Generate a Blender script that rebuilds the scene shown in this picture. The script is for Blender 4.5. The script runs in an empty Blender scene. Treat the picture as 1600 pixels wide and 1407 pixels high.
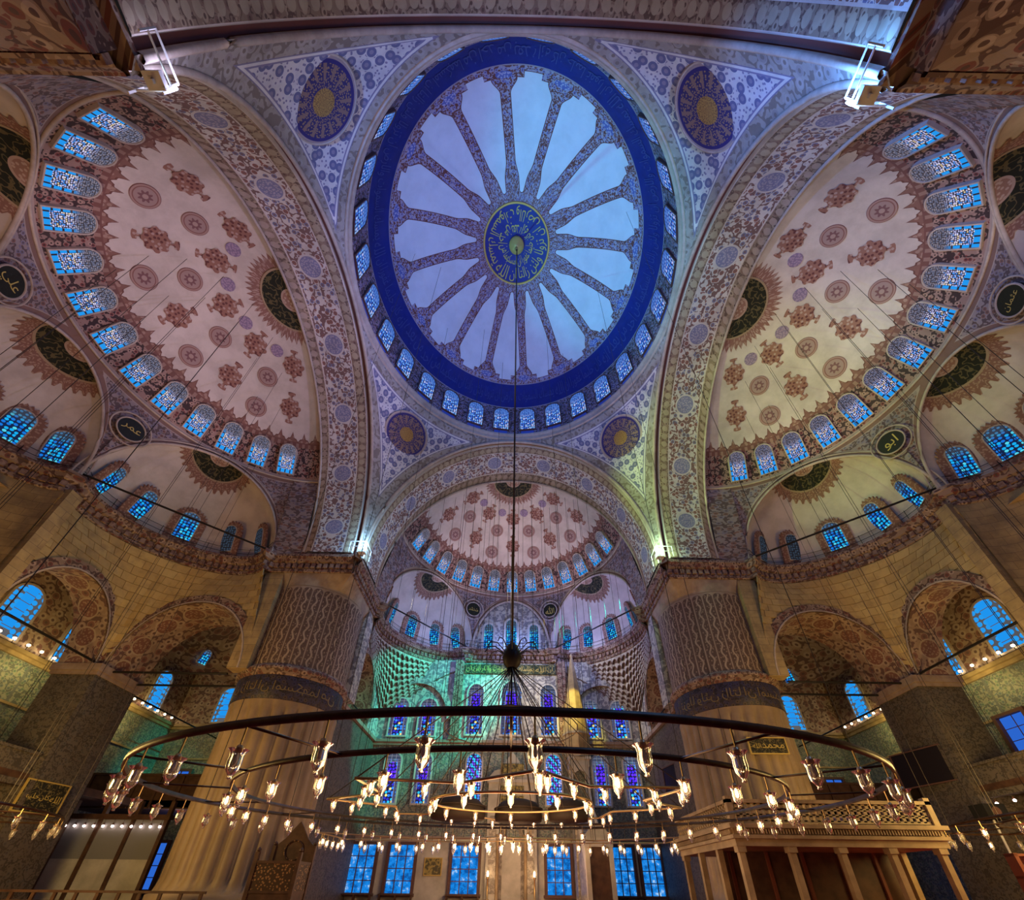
import bpy, math, random
import numpy as np
from mathutils import Vector, Matrix

random.seed(7)
R = math.radians
scene = bpy.context.scene
COL = scene.collection

# ------------------------------------------------------------------ camera
W, H = 1600, 1407
F_PX, PX, PY = 664.6, 807.06, 946.27
EYE = Vector((0.2987, -13.3316, 0.9))
YAW, PITCH, ROLL = 0.0057, 0.58926, 0.01186
fw = Vector((math.sin(YAW) * math.cos(PITCH), math.cos(YAW) * math.cos(PITCH), math.sin(PITCH)))
rt = Vector((math.cos(YAW), -math.sin(YAW), 0))
up = rt.cross(fw)
rt2 = rt * math.cos(ROLL) + up * math.sin(ROLL)
up2 = up * math.cos(ROLL) - rt * math.sin(ROLL)
cam_data = bpy.data.cameras.new('camera')
cam_data.sensor_fit = 'HORIZONTAL'
cam_data.sensor_width = 36.0
cam_data.lens = 36.0 * F_PX / W
cam_data.shift_x = (W / 2 - PX) / W
cam_data.shift_y = (PY - H / 2) / W
cam_data.clip_start, cam_data.clip_end = 0.05, 300
cam = bpy.data.objects.new('camera', cam_data)
mw = Matrix((rt2, up2, -fw)).transposed().to_4x4()
mw.translation = EYE
cam.matrix_world = mw
COL.objects.link(cam)
scene.camera = cam

# ------------------------------------------------------------------ view, world
scene.view_settings.view_transform = 'Standard'
scene.view_settings.look = 'None'
scene.view_settings.gamma = 1.0
scene.view_settings.use_curve_mapping = False
scene.view_settings.exposure = 0.0
world = bpy.data.worlds.new('dusk')
scene.world = world
world.use_nodes = True
world.node_tree.nodes['Background'].inputs[0].default_value = (0.25, 0.22, 0.24, 1)
world.node_tree.nodes['Background'].inputs[1].default_value = 0.035

# ------------------------------------------------------------------ lamps of the hall, plus added spots without fixtures
def lamp(kind, loc, energy, color, target=None, size=0.3, spot=70, blend=0.6, name='light'):
    d = bpy.data.lights.new(name, kind)
    d.energy = energy
    d.color = color
    if kind == 'SPOT':
        d.spot_size = R(spot); d.spot_blend = blend; d.shadow_soft_size = size
    elif kind == 'POINT':
        d.shadow_soft_size = size
    elif kind == 'AREA':
        d.size = size
    o = bpy.data.objects.new(name, d)
    o.location = loc
    if target is not None:
        o.rotation_euler = (Vector(target) - Vector(loc)).to_track_quat('-Z', 'Y').to_euler()
    COL.objects.link(o)
    return o

LIGHTS = []
BLUE_L, CYAN_L, LAV_L, TEAL_L, WARM, ROSE_L = (0.06, 0.31, 1.0), (0.03, 0.74, 1.0), (0.40, 0.38, 1.0), (0.0, 0.9, 0.60), (1.0, 0.60, 0.28), (0.95, 0.68, 0.70)
# floodlights on the pier capitals, washing the dome and pendentives
lamp('SPOT', (-10.6, -10.6, 22.3), 9000, BLUE_L, (1.5, 1.5, 44), 0.4, 75, 0.8)
lamp('SPOT', (10.6, -10.6, 22.3), 5200, (0.12, 0.30, 1.0), (-1.5, 1.5, 44), 0.4, 75, 0.8)
lamp('SPOT', (-10.6, 10.6, 22.3), 15000, CYAN_L, (7.5, -3, 44), 0.4, 44, 0.6)
lamp('SPOT', (10.6, 10.6, 22.3), 3000, LAV_L, (-2, -2, 44), 0.4, 75, 0.8)
lamp('POINT', (-10.9, 10.9, 22.6), 650, (0.30, 0.66, 1.0), size=0.2)
lamp('POINT', (10.9, 10.9, 22.6), 600, (0.55, 1.0, 0.52), size=0.2)
lamp('POINT', (-10.9, -10.9, 22.6), 150, (0.70, 0.66, 1.0), size=0.2)
lamp('POINT', (10.9, -10.9, 22.6), 1500, (0.10, 0.34, 1.0), size=0.2)
# colour spots in the mihrab bay
lamp('SPOT', (11.1, 17.0, 22.3), 40000, TEAL_L, (-10.0, 26.6, 14.5), 0.2, 34, 0.35)
lamp('SPOT', (-11.1, 17.0, 22.3), 8000, (1.0, 0.93, 0.70), (9.5, 26.6, 16), 0.2, 36, 0.5)
lamp('SPOT', (2, 14.5, 22.6), 13000, (1.0, 0.84, 0.10), (6.1, 25.2, 14.5), 0.1, 17, 0.4)
lamp('POINT', (-6.5, 22.9, 22.3), 480, (0.26, 0.40, 1.0), size=0.2)
lamp('POINT', (6.5, 22.9, 22.3), 650, (0.32, 0.38, 1.0), size=0.2)
lamp('POINT', (0, 25.2, 22.3), 420, (0.25, 0.40, 1.0), size=0.2)
lamp('SPOT', (-10.6, 8, 22.5), 15000, (0.62, 1.0, 0.22), (12.8, 7.0, 29), 0.2, 34, 0.7)
lamp('SPOT', (10.6, 6, 22.5), 10000, (0.66, 0.55, 1.0), (-16.5, 2, 32), 0.2, 46, 0.8)
# added mid-air floods without fixtures, brightening the semi-domes
for l in (-5.5, 5.5):
    lamp('SPOT', (l, 20.5, 22.3), 1500, ROSE_L, (l*0.6, 22.5, 36), 0.6, 74, 0.9)
    lamp('SPOT', (-20.5, l, 22.3), 820, ROSE_L, (-22.5, l*0.6, 36), 0.6, 74, 0.9)
    lamp('SPOT', (20.5, l, 22.3), 1050, (1.0, 0.80, 0.58), (22.5, l*0.6, 36), 0.6, 74, 0.9)
# chandelier light and lamps of the aisles, with added spots among them
lamp('POINT', (0.28, 0, 2.3), 1900, WARM, size=3.0)
lamp('SPOT', (0, 12.5, 22.3), 5200, (1.0, 0.90, 0.74), (0.5, 26.6, 15.5), 0.3, 38, 0.6)  # added mid-air spot to brighten the mihrab wall, no fixture
lamp('SPOT', (-6, -10.6, 22.3), 12000, (0.08, 0.30, 1.0), (12.0, -8.5, 28.5), 0.3, 36, 0.8)  # added blue spot for the wash on the near right arch
lamp('SPOT', (-10.6, -6, 22.5), 5000, (1.0, 0.88, 0.66), (16.5, 3, 32), 0.2, 46, 0.8)  # added cross-light brightening the right semi-dome, no fixture
lamp('POINT', (0, 17.5, 3.2), 1900, WARM, size=2.0)
for sx in (-1, 1):
    lamp('POINT', (20.5*sx, 3, 4.5), 3000, (1.0, 0.66, 0.20), size=2.0)
    lamp('POINT', (30.3*sx, 20.5, 12.6), 230, (1.0, 0.78, 0.24), size=0.5)
    lamp('POINT', (30.3*sx, 12.5, 12.6), 140, (1.0, 0.78, 0.24), size=0.5)
    lamp('POINT', (24*sx, 20.5, 4.4), 90, (1.0, 0.85, 0.80), size=0.5)


# ------------------------------------------------------------------ shader helpers
class X:
    """a scalar socket of a shader tree with arithmetic"""
    def __init__(s, T, k): s.T, s.k = T, k
    def __add__(s, o): return s.T.m('ADD', s, o)
    __radd__ = __add__
    def __sub__(s, o): return s.T.m('SUBTRACT', s, o)
    def __rsub__(s, o): return s.T.m('SUBTRACT', o, s)
    def __mul__(s, o): return s.T.m('MULTIPLY', s, o)
    __rmul__ = __mul__
    def __truediv__(s, o): return s.T.m('DIVIDE', s, o)
    def __gt__(s, o): return s.T.m('GREATER_THAN', s, o)
    def __lt__(s, o): return s.T.m('LESS_THAN', s, o)
    def abs(s): return s.T.m('ABSOLUTE', s)
    def fract(s): return s.T.m('FRACT', s)
    def floor(s): return s.T.m('FLOOR', s)
    def sin(s): return s.T.m('SINE', s)
    def cos(s): return s.T.m('COSINE', s)
    def sqrt(s): return s.T.m('SQRT', s)
    def min(s, o): return s.T.m('MINIMUM', s, o)
    def max(s, o): return s.T.m('MAXIMUM', s, o)
    def ss(s, a, b): return s.T.sstep(s, a, b)

class Tree:
    def __init__(s, mat):
        s.mat = mat
        s.nt = mat.node_tree
        s.n, s.l = s.nt.nodes, s.nt.links
        s.cache = {}
    def put(s, sock, v):
        if isinstance(v, X): v = v.k
        if isinstance(v, bpy.types.NodeSocket): s.l.new(v, sock)
        elif isinstance(v, tuple) and len(v) == 3 and len(sock.default_value) == 4: sock.default_value = (*v, 1)
        else: sock.default_value = v
    def m(s, op, *a):
        n = s.n.new('ShaderNodeMath'); n.operation = op
        for i, v in enumerate(a): s.put(n.inputs[i], v)
        return X(s, n.outputs[0])
    def sstep(s, x, a, b):
        n = s.n.new('ShaderNodeMapRange'); n.interpolation_type = 'SMOOTHSTEP'
        s.put(n.inputs[0], x); n.inputs[1].default_value = a; n.inputs[2].default_value = b
        return X(s, n.outputs[0])
    def uv(s, layer='UVMap'):
        if layer not in s.cache:
            n = s.n.new('ShaderNodeUVMap'); n.uv_map = layer
            q = s.n.new('ShaderNodeSeparateXYZ'); s.l.new(n.outputs[0], q.inputs[0])
            s.cache[layer] = (X(s, q.outputs[0]), X(s, q.outputs[1]))
        return s.cache[layer]
    def obj(s):
        if 'obj' not in s.cache:
            s.cache['obj'] = s.n.new('ShaderNodeTexCoord').outputs['Object']
        return s.cache['obj']
    def attr(s, name):
        n = s.n.new('ShaderNodeAttribute'); n.attribute_name = name
        return X(s, n.outputs['Fac'])
    def vec(s, x, y, z=0.0):
        n = s.n.new('ShaderNodeCombineXYZ')
        s.put(n.inputs[0], x); s.put(n.inputs[1], y); s.put(n.inputs[2], z)
        return n.outputs[0]
    def noise(s, vec, scale, detail=3.0, rough=0.55):
        n = s.n.new('ShaderNodeTexNoise'); s.l.new(vec, n.inputs['Vector'])
        n.inputs['Scale'].default_value = scale; n.inputs['Detail'].default_value = detail
        n.inputs['Roughness'].default_value = rough
        return X(s, n.outputs[0])
    def vor(s, vec, scale, feature='F1', rnd=1.0, dim='2D'):
        n = s.n.new('ShaderNodeTexVoronoi'); n.voronoi_dimensions = dim; n.feature = feature
        s.l.new(vec, n.inputs['Vector']); n.inputs['Scale'].default_value = scale
        n.inputs['Randomness'].default_value = rnd
        if feature == 'DISTANCE_TO_EDGE': return X(s, n.outputs['Distance']), None
        q = s.n.new('ShaderNodeSeparateColor'); s.l.new(n.outputs['Color'], q.inputs[0])
        return X(s, n.outputs['Distance']), X(s, q.outputs[0])
    def mix(s, f, a, b):
        n = s.n.new('ShaderNodeMix'); n.data_type = 'RGBA'
        s.put(n.inputs[0], f); s.put(n.inputs[6], a); s.put(n.inputs[7], b)
        return n.outputs[2]
    # ---- painted ornament: blossoms, rims and stems over a ground colour
    def floral(s, vec, scale, ground, dark, c1, c2, dot=0.30, stem=0.035):
        d, r = s.vor(vec, scale)
        nz = s.noise(vec, scale * 0.8, 2.0)
        st = (nz - 0.5).abs() < stem
        nz2 = s.noise(vec, scale * 1.7, 1.0)
        lf = (nz2 - 0.62) > 0.0
        col = s.mix(lf, ground, s.mix(r > 0.5, c1, c2))
        col = s.mix(st, col, dark)
        col = s.mix(d < dot + 0.07, col, ground)
        col = s.mix(d < dot, col, s.mix(r > 0.5, c1, c2))
        col = s.mix(d < dot * 0.45, col, dark)
        return col
    def wear(s, col, amt=0.25, scale=0.6):
        nz = s.noise(s.obj(), scale, 6.0, 0.65)
        f = (nz.ss(0.35, 0.7)) * amt
        return s.mix(f, col, (0.10, 0.075, 0.06))

MATS = {}
def mat(name, fn, rough=0.75, metal=0.0, bump=None, spec=0.3):
    m = bpy.data.materials.new(name); m.use_nodes = True
    t = Tree(m)
    b = m.node_tree.nodes['Principled BSDF']
    c = fn(t) if callable(fn) else fn
    t.put(b.inputs['Base Color'], c)
    b.inputs['Roughness'].default_value = rough
    b.inputs['Metallic'].default_value = metal
    b.inputs['Specular IOR Level'].default_value = spec
    if bump:
        n = m.node_tree.nodes.new('ShaderNodeBump'); n.inputs['Strength'].default_value = 0.5
        n.inputs['Distance'].default_value = 0.05
        t.put(n.inputs['Height'], bump(t)); t.l.new(n.outputs[0], b.inputs['Normal'])
    MATS[name] = m
    return m
def glow(name, fn, strength=1.0, sample=False):
    m = bpy.data.materials.new(name); m.use_nodes = True
    t = Tree(m)
    t.n.remove(t.n['Principled BSDF'])
    e = t.n.new('ShaderNodeEmission')
    t.put(e.inputs[0], fn(t) if callable(fn) else fn); e.inputs[1].default_value = strength
    t.l.new(e.outputs[0], t.n['Material Output'].inputs[0])
    if not sample: m.cycles.emission_sampling = 'NONE'
    MATS[name] = m
    return m

# ------------------------------------------------------------------ mesh helpers
class MB:
    """collects shapes into one mesh"""
    def __init__(s): s.v, s.f, s.u = [], [], []
    def add(s, V, Fc, U=None):
        o = len(s.v)
        s.v += [tuple(map(float, p)) for p in V]
        s.u += [tuple(map(float, p)) for p in U] if U is not None else [(p[0], p[2]) for p in V]
        s.f += [tuple(i + o for i in f) for f in Fc]
        return s
    def box(s, x0, x1, y0, y1, z0, z1, M=None):
        V = [Vector(p) for p in ((x0,y0,z0),(x1,y0,z0),(x1,y1,z0),(x0,y1,z0),(x0,y0,z1),(x1,y0,z1),(x1,y1,z1),(x0,y1,z1))]
        U = [(p.x + p.y, p.z) for p in V]
        if M is not None: V = [M @ p for p in V]
        return s.add(V, [(0,3,2,1),(4,5,6,7),(0,1,5,4),(1,2,6,5),(2,3,7,6),(3,0,4,7)], U)
    def bar(s, a, b, r, n=6):
        a, b = Vector(a), Vector(b); d = (b - a).normalized()
        e = d.cross(Vector((0,0,1)) if abs(d.z) < 0.9 else Vector((1,0,0))).normalized(); g = d.cross(e)
        V = []
        for p in (a, b):
            for i in range(n):
                t = 2 * math.pi * i / n
                V.append(p + e * (r * math.cos(t)) + g * (r * math.sin(t)))
        Fc = [(i, (i+1) % n, n + (i+1) % n, n + i) for i in range(n)] + [tuple(range(n-1,-1,-1)), tuple(range(n, 2*n))]
        return s.add(V, Fc)
    def tube(s, pts, r, n=6, closed=False):
        pts = [Vector(p) for p in pts]; m = len(pts); V = []
        for i, p in enumerate(pts):
            a = pts[(i-1) % m] if (closed or i) else p
            b = pts[(i+1) % m] if (closed or i < m-1) else p
            d = (b - a).normalized()
            e = d.cross(Vector((0,0,1)) if abs(d.z) < 0.95 else Vector((1,0,0))).normalized(); g = e.cross(d)
            for k in range(n):
                t = 2 * math.pi * k / n
                V.append(p + e * (r * math.cos(t)) + g * (r * math.sin(t)))
        Fc = []
        for i in range(m if closed else m-1):
            j = (i+1) % m
            Fc += [(i*n+k, i*n+(k+1)%n, j*n+(k+1)%n, j*n+k) for k in range(n)]
        return s.add(V, Fc)
    def lathe(s, prof, n=24, c=(0,0,0), a0=0.0, a1=2*math.pi, uscale=1.0):
        V, U = [], []
        full = abs(a1 - a0 - 2*math.pi) < 1e-6
        for j, (r, z) in enumerate(prof):
            for i in range(n+1):
                t = a0 + (a1-a0) * i / n
                V.append((c[0] + r*math.cos(t), c[1] + r*math.sin(t), c[2] + z)); U.append((t*uscale, z))
        Fc = [(j*(n+1)+i, j*(n+1)+i+1, (j+1)*(n+1)+i+1, (j+1)*(n+1)+i) for j in range(len(prof)-1) for i in range(n)]
        return s.add(V, Fc, U)
    def grid(s, P, U):
        nv, nu = len(P), len(P[0])
        V = [p for row in P for p in row]; UU = [p for row in U for p in row]
        Fc = [(j*nu+i, j*nu+i+1, (j+1)*nu+i+1, (j+1)*nu+i) for j in range(nv-1) for i in range(nu-1)]
        return s.add(V, Fc, UU)
    def prism(s, poly, z0, z1, M=None):
        n = len(poly)
        V = [Vector((x, y, z0)) for x, y in poly] + [Vector((x, y, z1)) for x, y in poly]
        U = [(p.x, p.y) for p in V]
        if M is not None: V = [M @ p for p in V]
        Fc = [tuple(range(n-1,-1,-1)), tuple(range(n, 2*n))] + [(i, (i+1)%n, n+(i+1)%n, n+i) for i in range(n)]
        return s.add(V, Fc, U)
    def mesh(s, name, m, smooth=False, attrs=None):
        me = bpy.data.meshes.new(name)
        me.from_pydata(s.v, [], s.f)
        uvl = me.uv_layers.new(name='UVMap')
        idx = np.empty(len(me.loops), dtype=np.int32); me.loops.foreach_get('vertex_index', idx)
        uvl.data.foreach_set('uv', np.array(s.u, dtype=np.float32)[idx].ravel())
        if attrs:
            for k, arr in attrs.items():
                at = me.attributes.new(k, 'FLOAT', 'POINT'); at.data.foreach_set('value', np.array(arr, dtype=np.float32))
        if m is not None: me.materials.append(MATS[m] if isinstance(m, str) else m)
        if smooth: me.polygons.foreach_set('use_smooth', [True] * len(me.polygons))
        me.update()
        return me
    def build(s, name, m, parent=None, smooth=False, attrs=None, **tg):
        return put(name, s.mesh(name, m, smooth, attrs), parent, **tg)

def tag(o, label=None, cat=None, group=None, kind=None):
    if label: o['label'] = label
    if cat: o['category'] = cat
    if group: o['group'] = group
    if kind: o['kind'] = kind
    return o
def put(name, me, parent=None, M=None, **tg):
    o = bpy.data.objects.new(name, me); COL.objects.link(o)
    if parent is not None: o.parent = parent
    if M is not None: o.matrix_local = M
    return tag(o, **tg)
def empty(name, loc=(0,0,0), rz=0.0, **tg):
    o = bpy.data.objects.new(name, None); COL.objects.link(o)
    o.location = loc; o.rotation_euler = (0, 0, rz); o.empty_display_size = 0.2
    return tag(o, **tg)
def axes(pos, n, upv=(0,0,1)):
    """matrix whose Z is n (towards the room) and whose Y is as upright as can be"""
    n = Vector(n).normalized(); u = Vector(upv)
    x = u.cross(n).normalized(); y = n.cross(x)
    M = Matrix((x, y, n)).transposed().to_4x4(); M.translation = Vector(pos)
    return M
def frac(a, n): return [a * i / n for i in range(n + 1)]
def lin(a, b, n): return [a + (b - a) * i / n for i in range(n + 1)]
ORD = ['first','second','third','fourth','fifth','sixth','seventh','eighth','ninth','tenth','eleventh','twelfth','thirteenth','fourteenth','fifteenth','sixteenth','seventeenth','eighteenth','nineteenth','twentieth']
def nth(i):
    if i < 20: return ORD[i]
    t, u = divmod(i + 1, 10)
    w = {2: 'twenty', 3: 'thirty', 4: 'forty'}[t]
    return {2: 'twentieth', 3: 'thirtieth', 4: 'fortieth'}[t] if u == 0 else w + '-' + ORD[u-1]

# the hall is fourfold: local (lateral, outward, z) of a side -> world
SIDES = {'front': lambda l, o, z=0: Vector((l, o, z)), 'right': lambda l, o, z=0: Vector((o, -l, z)),
         'left': lambda l, o, z=0: Vector((-o, l, z)), 'back': lambda l, o, z=0: Vector((-l, -o, z))}

# ------------------------------------------------------------------ Arabic lettering
FORMS = {'ا':0xFE8D,'ب':0xFE8F,'ت':0xFE95,'ث':0xFE99,'ج':0xFE9D,'ح':0xFEA1,'خ':0xFEA5,'د':0xFEA9,'ذ':0xFEAB,'ر':0xFEAD,'ز':0xFEAF,'س':0xFEB1,'ش':0xFEB5,'ص':0xFEB9,'ض':0xFEBD,'ط':0xFEC1,'ع':0xFEC9,'غ':0xFECD,'ف':0xFED1,'ق':0xFED5,'ك':0xFED9,'ل':0xFEDD,'م':0xFEE1,'ن':0xFEE5,'ه':0xFEE9,'و':0xFEED,'ي':0xFEF1,'ئ':0xFE89}
ENDS = set('ادذرزو')
def shape_word(w):
    out = []
    for i, c in enumerate(w):
        pre = i > 0 and w[i-1] not in ENDS
        nxt = i < len(w) - 1 and c not in ENDS
        out.append(chr(FORMS[c] + ((3 if nxt else 1) if pre else (2 if nxt else 0))))
    return ''.join(reversed(out))
_tc = {}
def text2d(body, raw=False):
    """flat outline mesh of a word: vertices scaled to height 1, width, faces"""
    s = body if raw else shape_word(body)
    if s not in _tc:
        c = bpy.data.curves.new('word', 'FONT'); c.body = s; c.resolution_u = 2
        o = bpy.data.objects.new('word', c); COL.objects.link(o)
        bpy.context.view_layer.update()
        me = o.to_mesh()
        V = np.array([v.co[:2] for v in me.vertices]); Fc = [tuple(p.vertices) for p in me.polygons]
        o.to_mesh_clear(); bpy.data.objects.remove(o); bpy.data.curves.remove(c)
        V = V - V.min(0); k = V[:, 1].max(); V = V / k
        _tc[s] = (V, V[:, 0].max(), Fc)
    return _tc[s]
# ================================================================== materials
MAROON, WINE, INK = (0.17, 0.055, 0.05), (0.30, 0.12, 0.10), (0.05, 0.03, 0.035)
CREAM, ROSE, LAV = (0.70, 0.63, 0.60), (0.50, 0.36, 0.33), (0.42, 0.38, 0.50)
BLUE, NAVY, GOLD = (0.10, 0.14, 0.42), (0.012, 0.022, 0.22), (0.62, 0.45, 0.14)
TAU = 2 * math.pi

def c_dome(T):
    u, t = T.uv()                       # u: turns, t: degrees up the curve (negative on the drum)
    a = (u * 16.0 - 16 * 5.3 / 360.0 + 0.5).fract() - 0.5
    rad = (t * (math.pi / 180)).cos() * 11.45
    x = a * rad * (TAU / 16)            # metres off the nearest rib
    ax = x.abs()
    vec = T.vec(u * 72.0, t * 0.2)
    orn = T.floral(vec, 2.6, (0.40, 0.34, 0.46), MAROON, (0.24, 0.10, 0.10), (0.20, 0.20, 0.48), 0.26, 0.05)
    seg = T.mix(T.noise(T.obj(), 0.9, 5.0).ss(0.35, 0.75) * 0.25, (0.70, 0.74, 0.84), (0.52, 0.58, 0.74))
    # the pale fields: between the ribs, with stepped outer ends and lobed inner tips
    half = rad * (math.pi / 16)
    near = 1.0 - ax / half                                   # 1 at the rib, 0 mid field
    outer = 31.0 + (near > 0.30) * 2.6 + (near > 0.62) * 1.6 + (near - 0.62).max(0.0) * 12.0
    inner = (1.0 - near).ss(0.0, 1.0) * 5.0 + 66.0 + (near < 0.35) * 1.8
    wid = (t - 40.0).ss(0.0, -6.0) * 0.5 + (t - 62.0).ss(0.0, 6.0) * 0.20 + 0.30
    d = ((t - outer) * 0.2).min((inner - t) * 0.18).min(ax - wid)
    col = T.mix(d > 0.0, orn, T.mix(d > 0.06, MAROON, seg))
    blob = ((a * 7.0) * (a * 7.0) + ((t - 32.5) * 0.62) * ((t - 32.5) * 0.62)) < 1.0
    col = T.mix(blob, col, T.mix(T.vor(vec, 5.0)[0] < 0.35, (0.12, 0.14, 0.42), (0.42, 0.40, 0.60)))
    col = T.mix(t < 28.8, col, (0.36, 0.30, 0.36))
    col = T.mix(t < 28.2, col, T.mix(T.noise(T.obj(), 2.0, 4.0).ss(0.4, 0.75) * 0.3, NAVY, (0.006, 0.01, 0.08)))
    drum = T.floral(T.vec(u * 72.0, t * 0.2), 3.4, (0.34, 0.27, 0.36), INK, (0.26, 0.08, 0.10), (0.14, 0.12, 0.34), 0.22, 0.06)
    col = T.mix(t < 11.8, col, (0.45, 0.38, 0.42))
    col = T.mix(t < 11.3, col, drum)
    blk = ((u * 28.0).fract() - 0.5).abs() < 0.24
    col = T.mix((t < -8.5) * blk, col, (0.10, 0.16, 0.60))
    return T.wear(col, 0.12)
mat('dome_paint', c_dome)

def c_pend(T):
    u, v = T.uv()
    e = T.attr('edge')
    vec = T.vec(u, v)
    fld = T.mix(T.noise(vec, 1.2, 2.0).ss(0.3, 0.7), (0.66, 0.65, 0.74), (0.72, 0.70, 0.72))
    d, r = T.vor(vec, 1.55, rnd=0.75)
    col = T.mix(d < 0.36, fld, (0.16, 0.17, 0.34))
    col = T.mix(d < 0.16, col, (0.30, 0.28, 0.42))
    d2, _ = T.vor(vec, 4.2)
    col = T.mix((d2 < 0.22) * (d > 0.42), col, (0.26, 0.24, 0.40))
    brd = T.floral(vec, 1.5, (0.40, 0.36, 0.34), (0.24, 0.20, 0.18), (0.34, 0.30, 0.30), (0.44, 0.40, 0.40), 0.3, 0.05)
    col = T.mix(e < 1.22, col, (0.26, 0.24, 0.40))
    col = T.mix(e < 1.14, col, (0.74, 0.72, 0.74))
    col = T.mix(e < 1.02, col, (0.24, 0.22, 0.34))
    col = T.mix(e < 0.96, col, brd)
    return T.wear(col, 0.28)
mat('pendentive_paint', c_pend)

def c_arch(T):
    s, d = T.uv()                      # metres along the arch, metres into the wall
    vec = T.vec(s, d)
    g = T.floral(vec, 1.9, (0.68, 0.64, 0.64), (0.22, 0.13, 0.13), (0.30, 0.13, 0.11), (0.20, 0.21, 0.36), 0.27, 0.045)
    cx = ((s / 4.9).fract() - 0.5) * 4.9
    dy = d - 2.2
    q = (cx * cx + dy * dy).sqrt()
    g = T.mix(q < 0.78, g, (0.66, 0.62, 0.64)); g = T.mix(q < 0.66, g, (0.24, 0.25, 0.44))
    g = T.mix((q < 0.6) * (T.vor(vec, 7.0)[0] < 0.35), g, (0.44, 0.42, 0.56))
    ch = T.floral(vec, 2.4, (0.30, 0.22, 0.16), (0.14, 0.09, 0.07), (0.42, 0.33, 0.24), (0.24, 0.15, 0.12), 0.34, 0.03)
    l = ((s / 0.62).fract() - 0.5) * 0.62
    b1 = T.mix((l * l + (d - 0.72) * (d - 0.72)) < 0.05, ch, (0.44, 0.36, 0.26))
    b2 = T.mix((l * l + (d - 3.75) * (d - 3.75)) < 0.04, ch, (0.42, 0.32, 0.26))
    col = T.mix(d < 1.12, g, (0.66, 0.60, 0.58)); col = T.mix(d < 1.04, col, b1)
    col = T.mix(d < 0.36, col, (0.62, 0.54, 0.50)); col = T.mix(d < 0.28, col, (0.24, 0.09, 0.08))
    col = T.mix(d > 3.36, col, (0.62, 0.54, 0.50)); col = T.mix(d > 3.44, col, b2)
    return T.wear(col, 0.30)
mat('arch_paint', c_arch)

def c_semi(T):
    p, t = T.uv()                      # degrees round the axis, degrees up the curve
    vec = T.vec(p * 0.17, t * 0.2)
    field = T.mix(T.noise(T.obj(), 0.8, 5.0).ss(0.35, 0.75) * 0.35, (0.66, 0.585, 0.56), (0.50, 0.42, 0.40))
    orn = T.floral(vec, 2.6, (0.34, 0.22, 0.20), INK, (0.22, 0.06, 0.06), (0.44, 0.30, 0.26), 0.24, 0.06)
    k = ((p / 6.0).fract() - 0.5).abs() * 2.0                # 0 in the middle of a tooth
    k2 = ((p / 2.0).fract() - 0.5).abs() * 2.0
    tip = (1.0 - k) * (1.0 - k) * 2.6 + (1.0 - k2) * 0.7
    col = T.mix((t - 42.4) > tip, T.mix(T.vor(vec, 3.0)[0] < 0.3, (0.26, 0.13, 0.11), (0.40, 0.26, 0.22)), field)
    col = T.mix(((t - 42.4) - tip).abs() < 0.22, col, (0.17, 0.07, 0.06))
    col = T.mix(t < 42.4, col, (0.20, 0.09, 0.08)); col = T.mix(t < 42.0, col, T.mix(((p / 3.0).fract() - 0.5).abs() < 0.28, (0.34, 0.21, 0.18), (0.20, 0.09, 0.08)))
    col = T.mix(t < 40.6, col, orn)
    col = T.mix(t < 29.6, col, (0.40, 0.31, 0.29))
    # crown: fringe round the inscribed half disc
    rr = (90.0 - t) * 0.2
    lob = ((p / 7.2).fract() - 0.5).abs() * 2.0
    col = T.mix(rr < (1.0 - lob) * 0.40 + 2.45, col, T.mix(T.vor(vec, 2.4)[0] < 0.3, (0.28, 0.14, 0.12), (0.46, 0.32, 0.28)))
    return T.wear(col, 0.25)
mat('semidome_paint', c_semi)

def c_squinch(T):
    u, v = T.uv()
    vec = T.vec(u, v)
    g = T.floral(vec, 2.6, (0.33, 0.27, 0.29), (0.13, 0.09, 0.10), (0.26, 0.13, 0.11), (0.22, 0.20, 0.30), 0.26, 0.05)
    e = T.attr('edge')
    g = T.mix(e < 0.55, g, (0.44, 0.36, 0.34)); g = T.mix(e < 0.48, g, (0.24, 0.14, 0.12)); g = T.mix(e < 0.10, g, (0.50, 0.42, 0.40))
    return T.wear(g, 0.3)
mat('squinch_paint', c_squinch)

def c_exedra(T):
    f = T.mix(T.noise(T.obj(), 0.7, 5.0).ss(0.35, 0.75) * 0.5, (0.64, 0.56, 0.51), (0.44, 0.36, 0.32))
    return T.wear(f, 0.22)
mat('exedra_plaster', c_exedra)

def c_stone(T):
    u, v = T.uv()
    j = T.vec(u, v)
    n = T.n.new('ShaderNodeTexBrick'); T.l.new(j, n.inputs['Vector'])
    n.inputs['Color1'].default_value = (0.52, 0.39, 0.19, 1); n.inputs['Color2'].default_value = (0.44, 0.32, 0.15, 1)
    n.inputs['Mortar'].default_value = (0.20, 0.15, 0.10, 1); n.inputs['Scale'].default_value = 1.0
    n.inputs['Brick Width'].default_value = 1.1; n.inputs['Row Height'].default_value = 0.55; n.inputs['Mortar Size'].default_value = 0.012
    return T.wear(T.mix(T.noise(T.obj(), 1.5, 6.0).ss(0.3, 0.8) * 0.55, n.outputs[0], (0.26, 0.19, 0.13)), 0.45, 0.9)
mat('ashlar', c_stone)
def c_block(T):
    n = T.noise(T.n.new('ShaderNodeNewGeometry').outputs['Position'], 1.3, 6.0, 0.65)
    r = T.n.new('ShaderNodeObjectInfo').outputs['Random']
    c = T.mix(X(T, r), (0.53, 0.40, 0.19), (0.43, 0.31, 0.145))
    return T.mix(n.ss(0.42, 0.75) * 0.55, c, (0.22, 0.16, 0.10))
mat('ashlar_block', c_block)

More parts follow.
